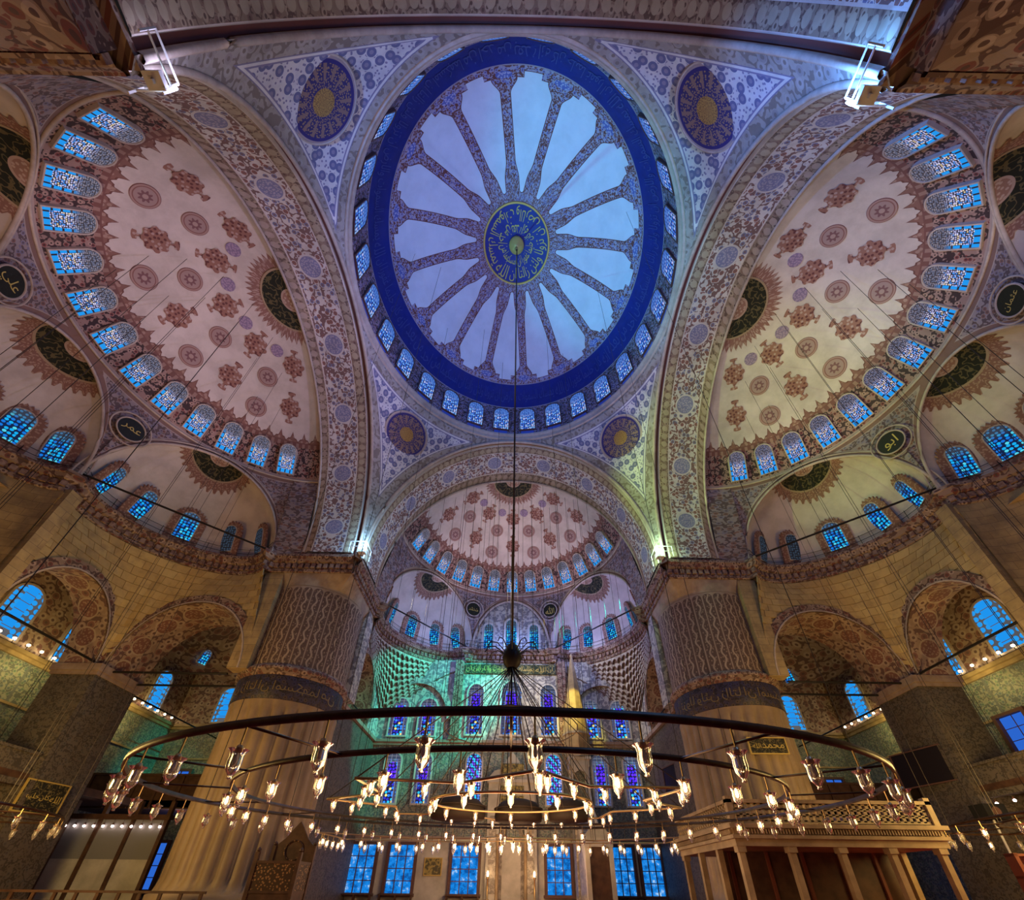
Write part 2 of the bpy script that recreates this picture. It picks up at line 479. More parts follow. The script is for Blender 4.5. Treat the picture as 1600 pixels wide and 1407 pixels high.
def c_wallpaint(T):
    u, v = T.uv(); vec = T.vec(u, v)
    g = T.floral(vec, 1.25, (0.56, 0.54, 0.52), (0.24, 0.23, 0.26), (0.34, 0.33, 0.36), (0.30, 0.26, 0.27), 0.22, 0.06)
    return T.wear(g, 0.22)
mat('wall_paint', c_wallpaint)

def c_tile(T):
    u, v = T.uv(); vec = T.vec(u, v)
    g = T.floral(vec, 2.8, (0.32, 0.33, 0.28), (0.12, 0.14, 0.15), (0.14, 0.20, 0.25), (0.16, 0.25, 0.20), 0.26, 0.05)
    n = ((u / 0.5).fract() - 0.5).abs() > 0.485
    k = ((v / 0.5).fract() - 0.5).abs() > 0.485
    g = T.mix(n.max(k), g, (0.14, 0.15, 0.14))
    p = ((u / 2.6).fract() - 0.5).abs() > 0.47
    return T.wear(T.mix(p, g, (0.16, 0.18, 0.20)), 0.35)
mat('wall_tile', c_tile, rough=0.45)
mat('pillar_tile', lambda T: T.wear(T.floral(T.vec(*T.uv()), 3.2, (0.14, 0.115, 0.10), (0.06, 0.05, 0.045), (0.10, 0.095, 0.095), (0.12, 0.10, 0.08), 0.26, 0.05), 0.4), rough=0.55)

def c_soffit2(T):
    u, v = T.uv(); vec = T.vec(u, v)
    g = T.floral(vec, 1.5, (0.40, 0.28, 0.21), (0.16, 0.09, 0.08), (0.26, 0.12, 0.10), (0.48, 0.36, 0.28), 0.34, 0.045)
    cx = ((u / 1.9).fract() - 0.5) * 1.9; cy = v - 1.2
    q = (cx * cx + cy * cy).sqrt()
    g = T.mix(q < 0.70, g, (0.48, 0.37, 0.28)); g = T.mix(q < 0.60, g, T.mix(T.vor(vec, 5.0)[0] < 0.3, (0.24, 0.11, 0.09), (0.38, 0.25, 0.19)))
    return T.wear(g, 0.35)
mat('painted_soffit', c_soffit2)

def c_frieze(T):
    u, v = T.uv(); vec = T.vec(u, v)
    g = T.floral(vec, 2.2, (0.30, 0.21, 0.17), (0.11, 0.06, 0.055), (0.20, 0.07, 0.06), (0.42, 0.31, 0.26), 0.3, 0.04)
    return T.wear(g, 0.3)
mat('frieze', c_frieze)
mat('moulding', lambda T: T.wear(T.mix(T.noise(T.obj(), 3.0, 4.0).ss(0.3, 0.7) * 0.5, (0.56, 0.47, 0.42), (0.40, 0.30, 0.26)), 0.3))
mat('cornice_stone', lambda T: T.wear(T.mix(T.noise(T.obj(), 2.0, 4.0).ss(0.3, 0.7) * 0.6, (0.40, 0.30, 0.25), (0.24, 0.14, 0.12)), 0.3))
mat('dentil', lambda T: T.mix(T.noise(T.obj(), 4.0).ss(0.3, 0.7), (0.16, 0.08, 0.07), (0.36, 0.25, 0.20)))

def c_shaft(T):
    u, v = T.uv()                      # metres round the pier, height
    k = ((u / 0.72).fract() - 0.5) * 0.72
    ak = k.abs()
    wv = (v * 6.0).sin() * 0.085
    st = (k - wv).abs()
    n = T.noise(T.vec(u * 2.0, v), 3.0, 3.0)
    inner = T.mix(st < 0.06, (0.125, 0.08, 0.065), (0.44, 0.34, 0.26))
    lf = T.vor(T.vec(u, v * 0.8), 5.0)[0]
    inner = T.mix((lf < 0.22) * (st > 0.08), inner, (0.34, 0.25, 0.19))
    vv = (v - 18.85).max(0.0)
    q = (k * k + vv * vv).sqrt()
    col = T.mix(q < 0.27, T.mix(q < 0.32, (0.40, 0.31, 0.24), (0.15, 0.09, 0.075)), inner)
    col = T.mix(v > 19.15, col, (0.40, 0.31, 0.24))
    return T.wear(T.mix(n.ss(0.4, 0.8) * 0.3, col, (0.22, 0.16, 0.13)), 0.25)
mat('pier_stripes', c_shaft)
mat('pier_marble', lambda T: T.wear(T.mix(T.noise(T.obj(), 0.5, 6.0, 0.6).ss(0.25, 0.75), (0.40, 0.29, 0.19), (0.27, 0.19, 0.125)), 0.35, 0.35), rough=0.5)
def c_pierband(T):
    u, v = T.uv(); vec = T.vec(u, v)
    g = T.floral(vec, 2.6, (0.045, 0.038, 0.075), (0.02, 0.018, 0.03), (0.085, 0.06, 0.06), (0.04, 0.04, 0.12), 0.28, 0.03)
    return g
mat('pier_band', c_pierband, rough=0.5)
mat('pier_capital', lambda T: T.wear(T.mix(T.noise(T.obj(), 1.3, 5.0).ss(0.3, 0.75), (0.45, 0.36, 0.27), (0.30, 0.22, 0.17)), 0.3))

def c_medal(T):
    u, v = T.uv(); r = (u * u + v * v).sqrt()
    an = T.m('ARCTAN2', v, u)
    pet = (an * 8.0).cos() * 0.10 + 0.42
    col = T.mix(r < 0.96, (0.22, 0.10, 0.09), (0.38, 0.25, 0.23))
    col = T.mix(r < 0.84, col, (0.24, 0.11, 0.10)); col = T.mix(r < 0.76, col, (0.36, 0.25, 0.24))
    col = T.mix(r < pet, col, (0.20, 0.10, 0.11)); col = T.mix(r < 0.2, col, (0.40, 0.28, 0.26))
    return col
mat('medallion_red', c_medal)
def c_star(T):
    u, v = T.uv(); r = (u * u + v * v).sqrt()
    d, q = T.vor(T.vec(u, v), 3.4)
    return T.mix(d < 0.33, (0.30, 0.15, 0.12), T.mix(q > 0.5, (0.14, 0.05, 0.05), (0.44, 0.31, 0.28)))
mat('medallion_star', c_star)
mat('medallion_violet', lambda T: T.mix(T.vor(T.vec(*T.uv()), 3.0)[0] < 0.4, (0.24, 0.18, 0.30), (0.36, 0.27, 0.40)))
def c_roundel(T):
    u, v = T.uv(); r = (u * u + v * v).sqrt()
    an = T.m('ARCTAN2', v, u)
    d, q = T.vor(T.vec(an * 5.0, r * 9.0), 1.9)
    gold = (0.34, 0.22, 0.13)
    col = T.mix(d < 0.30, (0.045, 0.035, 0.14), gold)
    col = T.mix(r < 0.86, (0.04, 0.03, 0.17), col)
    col = T.mix(((an * 16.0).sin() > 0.55) * (r > 0.5) * (r < 0.86), col, (0.25, 0.16, 0.14))
    col = T.mix(r < 0.33, col, T.mix(d < 0.35, (0.42, 0.25, 0.07), (0.20, 0.11, 0.05)))
    col = T.mix(r > 0.95, col, (0.35, 0.28, 0.30))
    return col
mat('roundel_blue', c_roundel)
def c_black(T):
    u, v = T.uv(); r = (u * u + v * v).sqrt()
    nz = T.noise(T.vec(u, v), 4.5, 1.5)
    col = T.mix((nz - 0.5).abs() < 0.03, (0.014, 0.016, 0.010), (0.11, 0.09, 0.04))
    col = T.mix(r > 0.94, col, (0.36, 0.26, 0.17)); col = T.mix(r < 0.36, col, (0.42, 0.30, 0.24))
    return T.mix(r < 0.30, col, T.mix(T.vor(T.vec(u, v), 9.0)[0] < 0.3, (0.30, 0.17, 0.13), (0.46, 0.34, 0.28)))
mat('half_disc', c_black)
mat('black_disc', lambda T: T.mix(T.noise(T.vec(*T.uv()), 6.0).ss(0.55, 0.7) * 0.3, (0.012, 0.014, 0.010), (0.05, 0.05, 0.03)), rough=0.5)
mat('fringe', lambda T: T.mix(T.vor(T.vec(*T.uv()), 5.0)[0] < 0.3, (0.24, 0.12, 0.09), (0.38, 0.24, 0.18)))
mat('gold', GOLD, rough=0.4, metal=0.3)
mat('gold_letters', (0.55, 0.42, 0.12), rough=0.5)
mat('dim_letters', (0.20, 0.15, 0.07), rough=0.5)
mat('pale_letters', (0.045, 0.06, 0.26), rough=0.5)
mat('dome_disc', lambda T: T.mix(T.noise(T.obj(), 2.0).ss(0.4, 0.8) * 0.4, (0.014, 0.026, 0.24), (0.01, 0.015, 0.12)), rough=0.5)
mat('green_panel', lambda T: T.mix((T.noise(T.obj(), 2.2, 2.0) - 0.5).abs() < 0.03, (0.03, 0.045, 0.025), (0.22, 0.20, 0.08)), rough=0.5)
mat('iron', (0.03, 0.026, 0.026), rough=0.5, metal=0.6)
mat('cable_metal', (0.045, 0.035, 0.03), rough=0.6)
mat('bronze', lambda T: T.mix(T.noise(T.obj(), 3.0).ss(0.3, 0.7), (0.07, 0.045, 0.03), (0.13, 0.085, 0.05)), rough=0.4, metal=0.7)
mat('brass', (0.55, 0.38, 0.18), rough=0.35, metal=0.8)
mat('white_metal', (0.62, 0.62, 0.66), rough=0.5)
mat('plaster_frame', lambda T: T.wear((0.52, 0.44, 0.40), 0.25, 1.5))
mat('grey_frame', lambda T: T.wear((0.58, 0.57, 0.56), 0.2, 1.5))
mat('dark_frame', (0.12, 0.06, 0.055), rough=0.6)
def c_carpet(T):
    u, v = T.uv()
    b = ((v / 1.2).fract() - 0.5).abs() > 0.46
    return T.mix(b, T.mix(T.noise(T.vec(u, v), 6.0).ss(0.3, 0.7), (0.30, 0.035, 0.05), (0.20, 0.02, 0.035)), (0.06, 0.03, 0.08))
mat('carpet', c_carpet, rough=0.95)
def c_wood(T):
    n = T.noise(T.obj(), 2.2, 5.0)
    return T.mix(n.ss(0.3, 0.75), (0.10, 0.05, 0.032), (0.05, 0.024, 0.018))
mat('dark_wood', c_wood, rough=0.5)
mat('carved_wood', lambda T: T.mix(T.vor(T.obj(), 9.0, 'F1', 1.0, '3D')[0] < 0.35, (0.05, 0.025, 0.015), (0.30, 0.16, 0.07)), rough=0.55)
mat('red_wood', (0.16, 0.045, 0.03), rough=0.5)
mat('tribune_marble', lambda T: T.wear(T.mix(T.noise(T.obj(), 1.2, 6.0).ss(0.3, 0.7), (0.44, 0.32, 0.18), (0.32, 0.22, 0.12)), 0.25, 1.2), rough=0.5)
mat('white_marble', lambda T: T.wear(T.mix(T.noise(T.obj(), 0.8, 6.0).ss(0.3, 0.7), (0.58, 0.55, 0.50), (0.44, 0.42, 0.38)), 0.25, 0.9), rough=0.4)
mat('veined_marble', lambda T: T.mix((T.noise(T.obj(), 1.3, 6.0, 0.7) - 0.5).abs().ss(0.0, 0.12), (0.24, 0.21, 0.18), (0.52, 0.47, 0.40)), rough=0.4)
mat('plaque', lambda T: T.mix((T.noise(T.obj(), 5.0, 1.5) - 0.5).abs() < 0.03, (0.02, 0.02, 0.018), (0.16, 0.13, 0.06)), rough=0.5)
mat('gold_panel', lambda T: T.mix(T.noise(T.obj(), 5.0, 2.0).ss(0.42, 0.58), (0.36, 0.29, 0.10), (0.10, 0.09, 0.05)), rough=0.4)
mat('screen_black', (0.016, 0.013, 0.022), rough=0.25)
mat('speaker_black', (0.012, 0.012, 0.014), rough=0.6)
mat('shade_grey', (0.22, 0.22, 0.23), rough=0.8)
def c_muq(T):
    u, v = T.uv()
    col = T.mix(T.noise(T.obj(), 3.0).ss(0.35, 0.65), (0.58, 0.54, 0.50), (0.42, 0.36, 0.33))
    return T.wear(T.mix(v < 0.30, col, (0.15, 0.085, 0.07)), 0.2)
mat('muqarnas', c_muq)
mat('muqarnas_edge', (0.16, 0.10, 0.09))
def glassmat(name, col=(0.9, 0.85, 0.8)):
    m = bpy.data.materials.new(name); m.use_nodes = True
    b = m.node_tree.nodes['Principled BSDF']
    b.inputs['Base Color'].default_value = (*col, 1); b.inputs['Roughness'].default_value = 0.08
    b.inputs['Transmission Weight'].default_value = 0.85; b.inputs['IOR'].default_value = 1.25
    MATS[name] = m
glassmat('lamp_glass')
glow('bulb', (1.0, 0.66, 0.32), 20.0)
mat('dark_bronze', (0.022, 0.015, 0.011), rough=0.7)  # even, very dark bronze of the bowls
glow('glass_dim', lambda T: T.mix(T.vor(T.vec(*T.uv()), 5.0, rnd=0.4)[0] < 0.36, (0.012, 0.012, 0.016), (0.03, 0.045, 0.07)), 1.0)
glow('led', (0.95, 0.72, 0.62), 14.0)
glow('led_warm', (1.0, 0.78, 0.45), 14.0)
glow('flood_face', (0.65, 0.85, 1.0), 9.0)
glow('flood_face_green', (0.70, 1.0, 0.90), 9.0)

# ---- stained glass: daylight of a blue dusk behind coloured panes
def win_rgb(T, layer=None):
    return T.uv()
def c_honey(T):
    u, v = T.uv('opening')                    # u -1..1, v 0..1 of the opening
    x, y = T.uv()
    d, r = T.vor(T.vec(x, y), 10.0, rnd=0.5)
    cell = T.mix(r > 0.42, (0.55, 0.55, 0.95), (0.10, 0.35, 1.0)); cell = T.mix(r > 0.68, cell, (0.9, 0.85, 1.0))
    cell = T.mix(r > 0.90, cell, (0.9, 0.7, 0.45))
    col = T.mix(d < 0.40, (0.035, 0.03, 0.05), cell)
    bx = u.abs() > 0.72
    by = v < 0.13
    seg = T.m('MULTIPLY', bx, ((y / 0.42).fract() - 0.5).abs() < 0.38).max(by * (((x / 0.36).fract() - 0.5).abs() < 0.38))
    inb = bx.max(by)
    col = T.mix(inb, col, T.mix(seg, (0.03, 0.03, 0.05), (0.02, 0.36, 1.0)))
    top = T.mix(d < 0.40, (0.06, 0.05, 0.065), T.mix(r > 0.5, (0.26, 0.23, 0.30), (0.16, 0.17, 0.27)))  # window heads without daylight: dimmer grey painted into the glow
    return T.mix(v.ss(0.45, 0.72), col, top)
glow('glass_honey', c_honey, 0.85)
def c_drumglass(T):
    u, v = T.uv('opening'); x, y = T.uv()
    d, r = T.vor(T.vec(x, y), 5.0, rnd=0.5)
    cell = T.mix(r > 0.45, (0.05, 0.20, 0.85), (0.22, 0.50, 1.0)); cell = T.mix(r > 0.75, cell, (0.55, 0.60, 1.0))
    col = T.mix(d < 0.40, (0.02, 0.03, 0.16), cell)
    top = T.mix(d < 0.42, (0.03, 0.08, 0.36), (0.08, 0.20, 0.62))
    return T.mix(v.ss(0.45, 0.8), col, top)
glow('glass_drum', c_drumglass, 1.0)
def c_exglass(T):
    u, v = T.uv('opening'); x, y = T.uv()
    d, r = T.vor(T.vec(x, y), 4.4, rnd=0.35)
    cell = T.mix(r > 0.4, (0.01, 0.20, 0.80), (0.01, 0.48, 1.0)); cell = T.mix(r > 0.8, cell, (0.10, 0.75, 0.95))
    col = T.mix(d < 0.38, (0.008, 0.02, 0.08), cell)
    return T.mix(v.ss(0.55, 0.85), col, T.mix(d < 0.3, (0.04, 0.05, 0.08), (0.06, 0.18, 0.36)))
glow('glass_exedra', c_exglass, 0.9)
def c_stained(T):
    u, v = T.uv('opening'); x, y = T.uv()
    d, r = T.vor(T.vec(x, y), 3.6, rnd=0.45)
    au = u.abs()
    core = T.mix(r > 0.35, (0.03, 0.03, 0.55), (0.03, 0.22, 0.95)); core = T.mix(r > 0.6, core, (0.02, 0.50, 0.85)); core = T.mix(r > 0.88, core, (0.75, 0.65, 0.20))
    vio = T.mix(r > 0.5, (0.12, 0.03, 0.95), (0.05, 0.02, 0.80))
    blob = ((u * 1.5) * (u * 1.5) + ((v - 0.62) * 5.0) * ((v - 0.62) * 5.0)) < 1.0
    core = T.mix(blob, core, vio)
    col = T.mix(d < 0.40, (0.012, 0.012, 0.05), core)
    side = T.mix(d < 0.3, (0.05, 0.05, 0.10), T.mix(r > 0.6, (0.07, 0.08, 0.16), (0.03, 0.16, 0.55)))
    col = T.mix(au > 0.62, col, side)
    line = ((au - 0.62).abs() < 0.035).max((v - 0.82).abs() < 0.008)
    col = T.mix(line, col, (0.22, 0.22, 0.26))
    return T.mix(v.ss(0.74, 0.90), col, T.mix(((v * 14.0).fract() < 0.12).max((au - 0.3).abs() < 0.03), (0.04, 0.05, 0.09), (0.20, 0.21, 0.25)))
glow('glass_stained', c_stained, 1.3)
def c_diag(T):
    u, v = T.uv('opening'); x, y = T.uv()
    d, r = T.vor(T.vec(x, y), 4.6, rnd=0.4)
    k = ((x + y * 0.9) / 0.62).fract() < 0.5
    cell = T.mix(k, (0.16, 0.05, 0.75), (0.03, 0.55, 0.95))
    cell = T.mix(u.abs() > 0.66, cell, T.mix(r > 0.5, (0.5, 0.5, 0.9), (0.08, 0.25, 0.9)))
    return T.mix(d < 0.42, (0.02, 0.02, 0.07), cell)
glow('glass_diagonal', c_diag, 1.25)
def c_sky(T):
    u, v = T.uv('opening'); x, y = T.uv()
    q = ((u * u) * 4.0 + ((v - 0.5) * 3.0) * ((v - 0.5) * 3.0))
    d, r = T.vor(T.vec(x, y), 2.3, rnd=0.25)
    col = T.mix(d < 0.40, (0.10, 0.10, 0.11), (0.02, 0.36, 0.95))
    col = T.mix(u.abs() < 0.36, col, T.mix(v < 0.12, T.mix(((v * 6.0).fract() - 0.5).abs() > 0.46, (0.015, 0.33, 0.95), (0.10, 0.10, 0.12)), (0.12, 0.12, 0.13)))
    return col
glow('glass_aisle', c_sky, 0.9)
def c_pane(T):
    o = T.n.new('ShaderNodeNewGeometry').outputs['Position']
    n = T.noise(o, 2.2, 5.0, 0.65)
    col = T.mix(n.ss(0.38, 0.52), (0.005, 0.10, 0.40), (0.01, 0.26, 0.85))
    return T.mix(n.ss(0.56, 0.68), col, (0.45, 0.70, 1.0))
glow('pane_dusk', c_pane, 0.9)
glow('pane_violet', (0.03, 0.16, 0.75), 0.8)
# ================================================================== the shell of the hall
S, ZS, AR, AW = 11.75, 22.0, 14.3, 11.35        # half square, springing, arch rise, arch half width
C, SR, SB = 15.88, 11.75, 13.7                  # semi-dome centre, radius, rise
ZC = 21.8                                       # top of the great cornice
DOME_R, DOME_Z, DOME_B = 11.45, 39.6, 8.05
def dome_pt(az, t, off=0.0):
    """az from +y clockwise (deg), t degrees up the curve (negative: drum)"""
    a = R(az)
    if t < 0: r, z, n = DOME_R - t * 0.0125 - off, DOME_Z + t * 0.2, 0
    else:
        r, z = (DOME_R - off) * math.cos(R(t)), DOME_Z + (DOME_B - off) * math.sin(R(t))
    return Vector((r * math.sin(a), r * math.cos(a), z))

# ---- floor
mb = MB(); mb.add([(-34,-30,0),(34,-30,0),(34,28,0),(-34,28,0)], [(0,1,2,3)], [(-34,-30),(34,-30),(34,28),(-34,28)])
mb.build('floor', 'carpet', label='red carpeted floor of the prayer hall', cat='floor', kind='structure')

# ---- main dome
mb = MB(); ts = lin(-12, 0, 6) + lin(0, 90, 44)[1:]
mb.grid([[dome_pt(360*i/160, t) for i in range(161)] for t in ts], [[(i/160, t) for i in range(161)] for t in ts])
DOME = mb.build('ceiling', 'dome_paint', smooth=True, label='blue painted main dome with sixteen radiating ribs', cat='dome', kind='structure')
# inscribed disc at the crown
mb = MB(); P = []; U = []
for t in lin(76, 90, 8):
    P.append([dome_pt(360*i/64, t, 0.05) for i in range(65)]); U.append([(i/64, t) for i in range(65)])
mb.grid(P, U); DISC = mb.build('crown_disc', 'dome_disc', DOME, smooth=True, label='dark blue crown disc')
mb = MB(); mb.tube([dome_pt(360*i/72, 75.8, 0.06) for i in range(72)], 0.085, 6, True)
mb.build('crown_ring', 'gold', DOME, label='gilded ring round the crown disc')
mb = MB()
def dome_text(mb, words, t0, hdeg, az0, span, off):
    """words set clockwise round the dome, feet towards the rim"""
    ws = [text2d(w) for w in words]; gap = 0.35
    tot = sum(w[1] for w in ws) + gap * len(ws); az = az0
    for V, wd, Fc in ws:
        wa = span * wd / tot
        mb.add([dome_pt(az - wa + wa * x / wd, t0 + hdeg * y, off) for x, y in V], Fc, [(0, 0)] * len(V))
        az -= wa + span * gap / tot
VERSE = 'ان الله يمسك السموات والارض ان تزولا ولئن زالتا ان امسكهما من احد من بعده انه كان حليما غفورا'.split()
dome_text(mb, VERSE[:9], 76.6, 5.2, 0, 360, 0.09)
dome_text(mb, VERSE[9:], 82.0, 4.0, 20, 360, 0.09)
mb.build('crown_letters', 'gold_letters', DISC, label='gilded lettering round the crown disc')
mb = MB(); dome_text(mb, VERSE * 3, 15.5, 9.0, 30, 360, 0.03)
mb.build('band_letters', 'pale_letters', DOME, label='faint lettering along the dark blue band')
mb = MB(); mb.lathe([(0.02,-0.75),(0.30,-0.72),(0.42,-0.45),(0.62,-0.35),(0.66,-0.15),(0.5,0.0)], 20, (0,0,47.62))
mb.lathe([(0.06,-1.3),(0.16,-1.1),(0.10,-0.8)], 10, (0,0,47.62))
mb.build('hanging_boss', 'gold', DOME, smooth=True, label='gilded boss at the crown of the dome')
# ring cornice below the drum
mb = MB(); mb.lathe([(11.75,36.55),(11.6,36.6),(11.55,36.8),(11.62,36.85),(11.5,36.95),(11.42,37.12),(11.42,37.25),(11.62,37.3)], 160)
mb.build('trim_1', 'moulding', smooth=False, label='moulded ring cornice between pendentives and drum', cat='cornice', kind='structure')

# ---- pendentives
def pend_w(z): return AW * math.sqrt(max(0.0, 1 - ((z - ZS) / AR) ** 2)) if z < ZS + AR else 0.0
PEND = {}
CORN = {'front right': (1, 1), 'front left': (-1, 1), 'near right': (1, -1), 'near left': (-1, -1)}
for nm, (sx, sy) in CORN.items():
    mb = MB(); P, U, ed = [], [], []
    zs = [ZS - 0.4, ZS] + [ZS + AR * math.sin(R(t)) for t in lin(0, 90, 40)[1:]] + [36.9]
    for z in zs:
        w = pend_w(max(z, ZS)); rad = math.hypot(S, w); a0 = math.atan2(w, S); row, ur = [], []
        for a in lin(a0, math.pi/2 - a0, 26):
            row.append((sx * rad * math.cos(a), sy * rad * math.sin(a), z)); ur.append((rad * (a - math.pi/4), z))
            ed.append(min(rad * (a - a0), rad * (math.pi/2 - a0 - a), (36.75 - z) * 1.1))
        P.append(row); U.append(ur)
    mb.grid(P, U)
    o = mb.build('pendentive', 'pendentive_paint', smooth=True, attrs={'edge': ed}, label=f'painted {nm} pendentive under the main dome', cat='pendentive', kind='structure')
    PEND[nm] = o
    z = 33.85 if sy > 0 else 33.3
    w = pend_w(z); rad = math.hypot(S, w) - 0.10
    pos = Vector((sx * rad * 0.7071, sy * rad * 0.7071, z))
    # surface normal: towards the axis and downwards
    n = Vector((-sx, -sy, -0.95)).normalized()
    M = axes(pos, n); rr = 1.85
    mb = MB(); k = 40; pts = [(math.cos(TAU*i/k), math.sin(TAU*i/k)) for i in range(k)]
    V = [(x*rr, y*rr, 0.09) for x, y in pts] + [(x*rr, y*rr, -0.1) for x, y in pts] + [(0,0,0.11)]
    mb.add([M @ Vector(v) for v in V], [(i, (i+1)%k, 2*k) for i in range(k)] + [(i, k+i, k+(i+1)%k, (i+1)%k) for i in range(k)], pts + pts + [(0,0)])
    mb.build('inscription_roundel', 'roundel_blue', o, label='round blue and gold inscription disc')
    mb = MB(); mb.tube([M @ Vector((x*rr*1.03, y*rr*1.03, 0.05)) for x, y in pts], 0.07, 6, True)
    mb.build('roundel_rim', 'moulding', o)

# ---- the four great arches: soffit, front moulding
for sd, f in SIDES.items():
    mb = MB(); P, U = [], []
    n = 72
    prof = [(0.0, 0.0), (0.02, 0.02), (0.30, 0.10), (0.32, 0.30), (0.36, 0.32), (1.0, 0.36), (1.1, 0.36), (2.2, 0.36), (3.3, 0.36), (3.4, 0.40), (4.13, 0.42)]
    for d, inn in prof:
        row, ur, s, last = [], [], 0.0, None
        for i in range(n + 1):
            t = math.pi * i / n
            l, z = (AW + 0.35 - inn) * math.cos(t), ZS + (AR + 0.3 - inn) * math.sin(t)
            if d > 4.0: l, z = 11.5 * math.cos(t), ZS + (SB - 0.1) * math.sin(t)
            if last: s += math.hypot(l - last[0], z - last[1])
            last = (l, z); row.append(f(l, S + d, z)); ur.append((s, d))
        P.append(row); U.append(ur)
    for d, inn in prof:
        pass
    mb.grid(P, U)
    o = mb.build('great_arch', 'arch_paint', smooth=True, label=f'painted soffit of the {sd if sd != "back" else "near"} great arch', cat='arch', kind='structure')
    for off, rr, dd in ((0.12, 0.13, -0.08), (0.36, 0.09, -0.06)):
        mb = MB()
        mb.tube([f((AW + off - 0.05) * math.cos(math.pi*i/n), S + dd, ZS + (AR + off - 0.1) * math.sin(math.pi*i/n)) for i in range(n + 1)], rr, 6)
        mb.build('arch_moulding', 'moulding', o, smooth=True)
    mb = MB()
    mb.tube([f(11.45 * math.cos(math.pi*i/n), C - 0.12, ZS + (SB - 0.12) * math.sin(math.pi*i/n)) for i in range(n + 1)], 0.10, 6)
    mb.build('arch_moulding', 'moulding', o, smooth=True)

# ---- flat arched shapes used for windows, surrounds and discs
def arch_outline(w, h, pointed=0.12, k=10, grow=0.0):
    """closed outline, foot at y=0"""
    hw = w / 2 + grow; sp = h - w / 2 * (1 + pointed)
    pts = [(-hw, -grow), (hw, -grow)]
    for i in range(k + 1):
        t = math.pi * i / k
        x = hw * math.cos(t); y = sp + (w / 2 * (1 + pointed) + grow) * (math.sin(t) ** (0.9 if pointed else 1.0))
        pts.append((x, y))
    return pts
_wc = {}
WN = [0]
def pane_mesh(w, h, m, pointed):
    key = ('p', w, h, m, pointed)
    if key not in _wc:
        o = arch_outline(w, h, pointed)
        mb = MB(); mb.add([(x, y, 0.02) for x, y in o] + [(0, h * 0.45, 0.02)], [(i, (i+1) % len(o), len(o)) for i in range(len(o))], [*o, (0, h*0.45)])
        me = mb.mesh('glass', m)
        l = me.uv_layers.new(name='opening')
        idx = np.empty(len(me.loops), dtype=np.int32); me.loops.foreach_get('vertex_index', idx)
        nu = np.array([(u[0] / (w/2), u[1] / h) for u in mb.u], dtype=np.float32)
        l.data.foreach_set('uv', nu[idx].ravel())
        _wc[key] = me
    return _wc[key]
def ring_mesh(w, h, g0, g1, z0, z1, m, pointed, scallop=0):
    key = ('r', w, h, g0, g1, z1, m, pointed, scallop)
    if key not in _wc:
        k = 10 if not scallop else 24
        a, b = arch_outline(w, h, pointed, k, g0), arch_outline(w, h, pointed, k, g1)
        if scallop:
            b = [(x, y) if (i % 2 == 0 or i < 2) else (x * 0.86, h*0.4 + (y - h*0.4) * 0.90) for i, (x, y) in enumerate(b)]
        n = len(a); mb = MB()
        mb.add([(x, y, z1) for x, y in a] + [(x, y, z1) for x, y in b] + [(x, y, z0) for x, y in a] + [(x, y, z0) for x, y in b],
               [q for i in range(n) for j in [(i+1) % n] for q in ((i, n+i, n+j, j), (2*n+i, i, j, 2*n+j), (n+i, 3*n+i, 3*n+j, n+j))],
               [(x, y) for x, y in a + b + a + b])
        _wc[key] = mb.mesh('frame', m)
    return _wc[key]
def window(M, w, h, glass, frame='plaster_frame', label='', group=None, fr=0.09, pointed=0.12, surround=None, cat='window', parent=None):
    """M: foot-centre of the opening, Y up, Z into the room"""
    WN[0] += 1
    o = put(f'window_{WN[0]}', ring_mesh(w, h, 0.0, fr, -0.12, 0.07, frame, pointed), None, M, label=label, cat=cat, group=group, kind='structure')
    put('stained_glass', pane_mesh(w, h, glass, pointed), o, label='stained glass panes')
    if surround:
        put('painted_surround', ring_mesh(w, h, fr, fr + surround, -0.1, 0.03, 'fringe', pointed, 1), o, label='toothed painted border')
    return o
def disc_mesh(r, m, lobes=0, k=32, th=0.03):
    key = ('d', r, m, lobes)
    if key not in _wc:
        pts = []
        for i in range(k):
            t = TAU * i / k; q = 1.0 if not lobes else (1.0 if (i * lobes * 2 // k) % 2 == 0 else 0.80)
            pts.append((q * math.cos(t), q * math.sin(t)))
        mb = MB(); mb.add([(x*r, y*r, th) for x, y in pts] + [(x*r, y*r, -th*3) for x, y in pts] + [(0,0,th)],
                          [(i, (i+1)%k, 2*k) for i in range(k)] + [(i, k+i, k+(i+1)%k, (i+1)%k) for i in range(k)], pts + pts + [(0,0)])
        _wc[key] = mb.mesh('medallion', m)
    return _wc[key]

def secant(a, b, mid, off):
    """frame of a flat window whose foot is a and head b, standing off the curved wall towards mid"""
    u = (b - a).normalized(); n = mid - (a + b) / 2; n = (n - u * n.dot(u)).normalized()
    return axes(a + n * off, n, u)
# drum windows of the main dome
for i in range(28):
    az = 6.43 + 360 * i / 28
    window(secant(dome_pt(az, -8.4), dome_pt(az, 9.5), Vector((0, 0, 38)), 0.10), 1.42, 3.0, 'glass_drum', 'dark_frame', f'{nth(i)} arched window of the main dome drum, clockwise from front centre', 'main dome drum windows', 0.08, 0.0)

